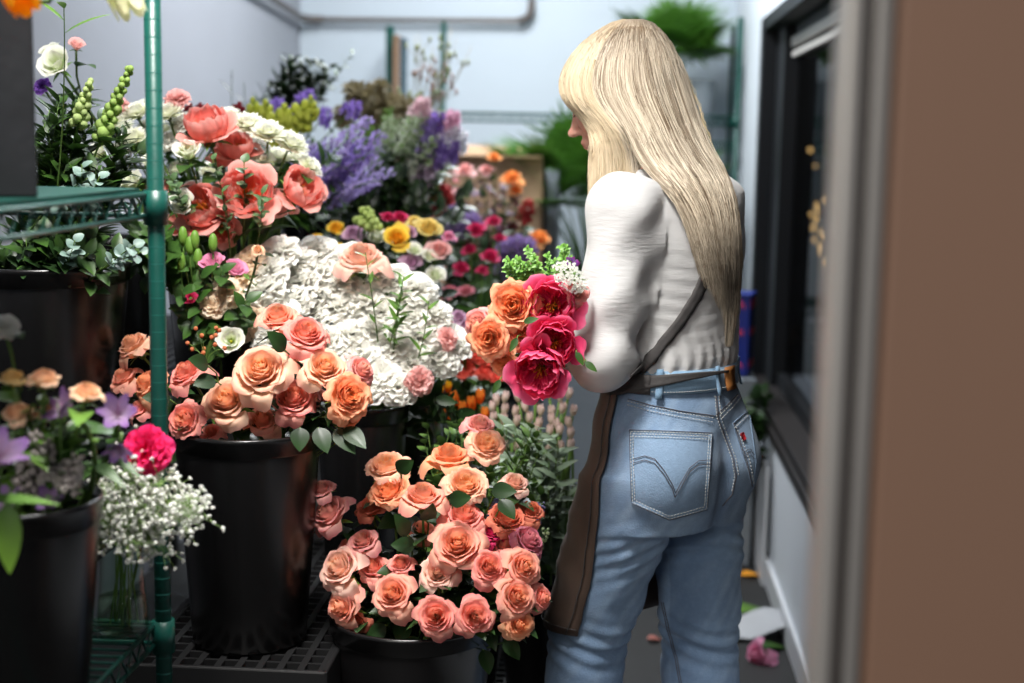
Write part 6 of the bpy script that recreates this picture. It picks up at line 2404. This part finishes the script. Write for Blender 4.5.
# cardboard box on the rear block
b = MB()
bx0, bx1, by0, by1, bz0, bz1 = -.74, -.285, 5.60, 5.95, .80, 1.372
b.box((bx0, by0, bz0), (bx1, by0 + .006, bz1))
b.box((bx0, by1 - .006, bz0), (bx1, by1, bz1))
b.box((bx0, by0 + .006, bz0), (bx0 + .006, by1 - .006, bz1))
b.box((bx1 - .006, by0 + .006, bz0), (bx1, by1 - .006, bz1))
b.box((bx0, by0, bz0), (bx1, by1, bz0 + .006))
o = b.build('cardboard_box', 'card', None, False)
tag(o, 'tan cardboard box behind the orange and dark red bunch', 'box')
for (y_, dy, dz) in ((by0, -.05, .015), (by1, .10, .05)):
    b = MB()
    b.add([(bx0, y_, bz1), (bx1, y_, bz1), (bx1, y_ + dy, bz1 + dz), (bx0, y_ + dy, bz1 + dz), (bx0, y_, bz1 - .005), (bx1, y_, bz1 - .005), (bx1, y_ + dy, bz1 + dz - .005), (bx0, y_ + dy, bz1 + dz - .005)],
          [(0, 1, 2, 3), (7, 6, 5, 4), (0, 4, 5, 1), (2, 6, 7, 3), (1, 5, 6, 2), (0, 3, 7, 4)])
    b.build('flap', 'card', o, False)
b = MB()
b.box((-.80, 5.55, 0), (-.29, 6.0, .80))
tag(b.build('storage_block', 'grey', None, False, bevel=.006), 'grey block under the cardboard box at the back', 'stand')
b = MB()
b.box((-.275, 5.70, .62), (-.225, 5.95, 1.33))
tag(b.build('grey_panel', 'grey', None, False, bevel=.004), 'upright grey panel between cardboard box and dark palm', 'panel')
for i, (px, py, w_) in enumerate([(505, 150, .06), (533, 163, .10), (487, 148, .05), (560, 168, .05)]):
    p = at(px, py, 5.75)
    p[2] = 1.372
    t = empty('wrapping_paper', tuple(p), 'crumpled white wrapping paper on the cardboard box', 'paper', 'white paper on the box')
    b = MB()
    rg3 = np.random.default_rng(i)
    b.add([(w_ * (j / 5 - .5), w_ * .6 * (k / 4 - .5), rg3.uniform(-.012, .012) - .03 * (abs(j - 2.5) / 3)) for k in range(5) for j in range(6)], grid_faces(5, 6))
    o = b.build('sheet', 'paper', t)
    s = o.modifiers.new('thick', 'SOLIDIFY')
    s.thickness = .002

# blue printed carton standing on the sill end
c0_ = at(750, 345, 4.9)
b = MB()
bx = (.395, 4.86, .70), (.532, 4.98, .985)
b.box((-.066, -.055, 0), (.066, .055, .275))
o = b.build('flower_food_carton', 'blue', None, False, bevel=.004)
o.location = (.42, 4.92, .66)
o.rotation_euler = (0, 0, -.25)
tag(o, 'dark blue carton with pink-red lettering beside the window sill, behind the florist', 'carton')
for k, (zz, hh) in enumerate(((.232, .030), (.140, .022), (.028, .022))):
    b = MB()
    # rows of heavy pink lettering strokes (unreadable in the photograph)
    xs_ = np.linspace(-.060, .050, 7)
    for j, x in enumerate(xs_[:-1]):
        b.box((x, -.0565, zz), (x + .0055, -.0545, zz + hh))
        b.box((x + .0115, -.0565, zz), (x + .0155, -.0545, zz + hh * (.6 if (j + k) % 2 else 1)))
        b.box((x, -.0565, zz + (hh * .4 if j % 2 else hh * .8)), (x + .0155, -.0545, zz + (hh * .4 if j % 2 else hh * .8) + .005))
    b.box((.0650, -.05, zz), (.0672, .05, zz + hh))
    b.build('lettering', 'pinkprint', o, False)
b = MB()
b.box((-.07, -.06, .27), (.07, .06, .283))
b.build('lid', 'blue', o, False, bevel=.003)
b = MB()
b.box((.34, 4.82, 0), (.50, 5.02, .655))
tag(b.build('carton_stand', 'grey', None, False, bevel=.004), 'narrow grey block beneath the dark blue carton', 'stand')
rg = np.random.default_rng(4)
for i in range(12):
    tip = at(rg.uniform(738, 764), rg.uniform(395, 470), 4.55 + .2 * rg.random())
    leafy_branch('trailing_greenery', np.array([.44, 4.70, .60]), tip, 'dark leafy trails hanging between jeans and window sill', 'foliage', rg, 12, .07, .026, G4, G2, group='dark leaf trails by the sill', start=.2)
struct('trim_3', 'white', [((.520, 4.6, 0), (.530, 5.9, .40))])

b = MB()
b.lathe([(.001, 0), (.07, 0), (.088, .04), (.085, .12), (.05, .165), (.048, .185), (.001, .185)], 28)
o = b.build('glass_jar', mat('green_white_glass', (0.10, 0.14, 0.11), 0.25))
o.location = (1.0, 7.0, .522)
tag(o, 'round greenish jar with a pale label beyond the dark window', 'jar')
b = MB()
for s_ in (-.028, .022):
    b.sphere((s_ + .0, -.086, .09), (.018, .008, .017), 12, 8)
b.build('pale_label', 'white', o)
b = MB()
b.box((.80, 6.75, .48), (1.30, 7.4, .52))
b.box((.84, 6.80, 0), (.88, 6.84, .48))
b.box((1.22, 6.80, 0), (1.26, 6.84, .48))
b.box((.84, 7.3, 0), (.88, 7.34, .48))
b.box((1.22, 7.3, 0), (1.26, 7.34, .48))
tag(b.build('side_table', 'sill', None, False), 'dark side table beyond the window', 'table')
rg = np.random.default_rng(8)
for i in range(16):
    px = 810 + 18 * rg.random()
    py = [160, 166, 200, 210, 214, 222, 228, 236, 240, 252, 262, 205, 150, 218, 232, 246][i]
    X_ = rg.uniform(.95, 1.25)
    d_ = FW * FPX + RT * (px - 512) + UP * (341.5 - py)
    q_ = CAM + d_ * (X_ / d_[0])
    t = empty('glint_bulb', tuple(q_), 'added warm glowing bulb standing in for a gold reflection in the dark window', 'light', 'added bulbs for the window reflections')  # added glowing bulbs stand in for gold reflections on the pane
    b = MB()
    b.sphere((0, 0, 0), (.012, .012, .016), 10, 8)
    b.build('bulb', 'bulb', t)
    b = MB()
    b.tube([(0, 0, .012), (0, 0, .03)], .006, 8)
    b.tube([(0, 0, .03), (0, 0, 3.0 - q_[2])], .0015, 5)
    b.build('cord', 'frame', t)

# floor litter
def litter(name, px, py, label, cat, f):
    d_ = FW * FPX + RT * (px - 512) + UP * (341.5 - py)
    p = CAM + d_ * (-(CH - .004) / d_[2])
    t = empty(name, tuple(p), label, cat)
    f(t)


def lf(c1, c2, L, w_, a, h=.012):
    def g(t):
        b = MB()
        fan_petal(b, (-L / 2 * math.cos(a), -L / 2 * math.sin(a), h * .3), (math.cos(a), math.sin(a), .12), (0, 0, 1), L, w_, c1, c2, 'leaf', -.2, .25, .003, 4, 8, 5)
        o = b.build('blade', 'leaf', t)
    return g


litter('fallen_petal', 751, 576, 'yellow-orange petal on the dark floor near the skirting', 'petal', lf(lin((230, 150, 30)), lin((240, 170, 60)), .07, .028, .2))
litter('fallen_leaf', 748, 610, 'pale green leaf on the floor beside the white paper', 'leaf', lf(G3, G1, .12, .05, .8))
litter('fallen_leaf', 770, 648, 'dark green leaf on the floor between white paper and pink bloom', 'leaf', lf(G2, G1, .10, .03, .3))
litter('fallen_leaf', 768, 612, 'small dark leaf on the floor by the skirting', 'leaf', lf(G2, G2, .06, .02, 1.3))
litter('fallen_petal', 640, 590, 'yellow petal on the floor between the legs', 'petal', lf(lin((180, 140, 40)), lin((200, 160, 60)), .05, .02, .5))
litter('fallen_petal', 545, 664, 'yellow petal on the floor beside the low rose bucket', 'petal', lf(lin((200, 170, 60)), lin((220, 180, 70)), .05, .02, .1))
litter('fallen_petal', 654, 640, 'dull pink petal on the floor between the legs', 'petal', lf(lin((150, 90, 80)), lin((160, 100, 90)), .04, .02, .1))


def paper(t):
    b = MB()
    n = 8
    v = []
    for i in range(n):
        for j in range(n):
            u, w_ = i / (n - 1) - .5, j / (n - 1) - .5
            v.append((.20 * u + .03 * w_, .17 * w_, .02 + .022 * math.sin(5 * u + 2 * w_) + .015 * abs(w_)))
    b.add(v, grid_faces(n, n))
    o = b.build('sheet', 'paper', t)
    s = o.modifiers.new('thick', 'SOLIDIFY')
    s.thickness = .0015


litter('white_paper', 757, 632, 'crumpled white paper lying on the floor by the skirting', 'paper', paper)
d_ = FW * FPX + RT * (757 - 512) + UP * (341.5 - 655)
p = CAM + d_ * (-(CH - .02) / d_[2])
flower('rose', 'lavpink', p, (-.7, -.5, .1), .05, None, 'pink bloom fallen on the floor beside the jeans', 'rose', None, 'rose')
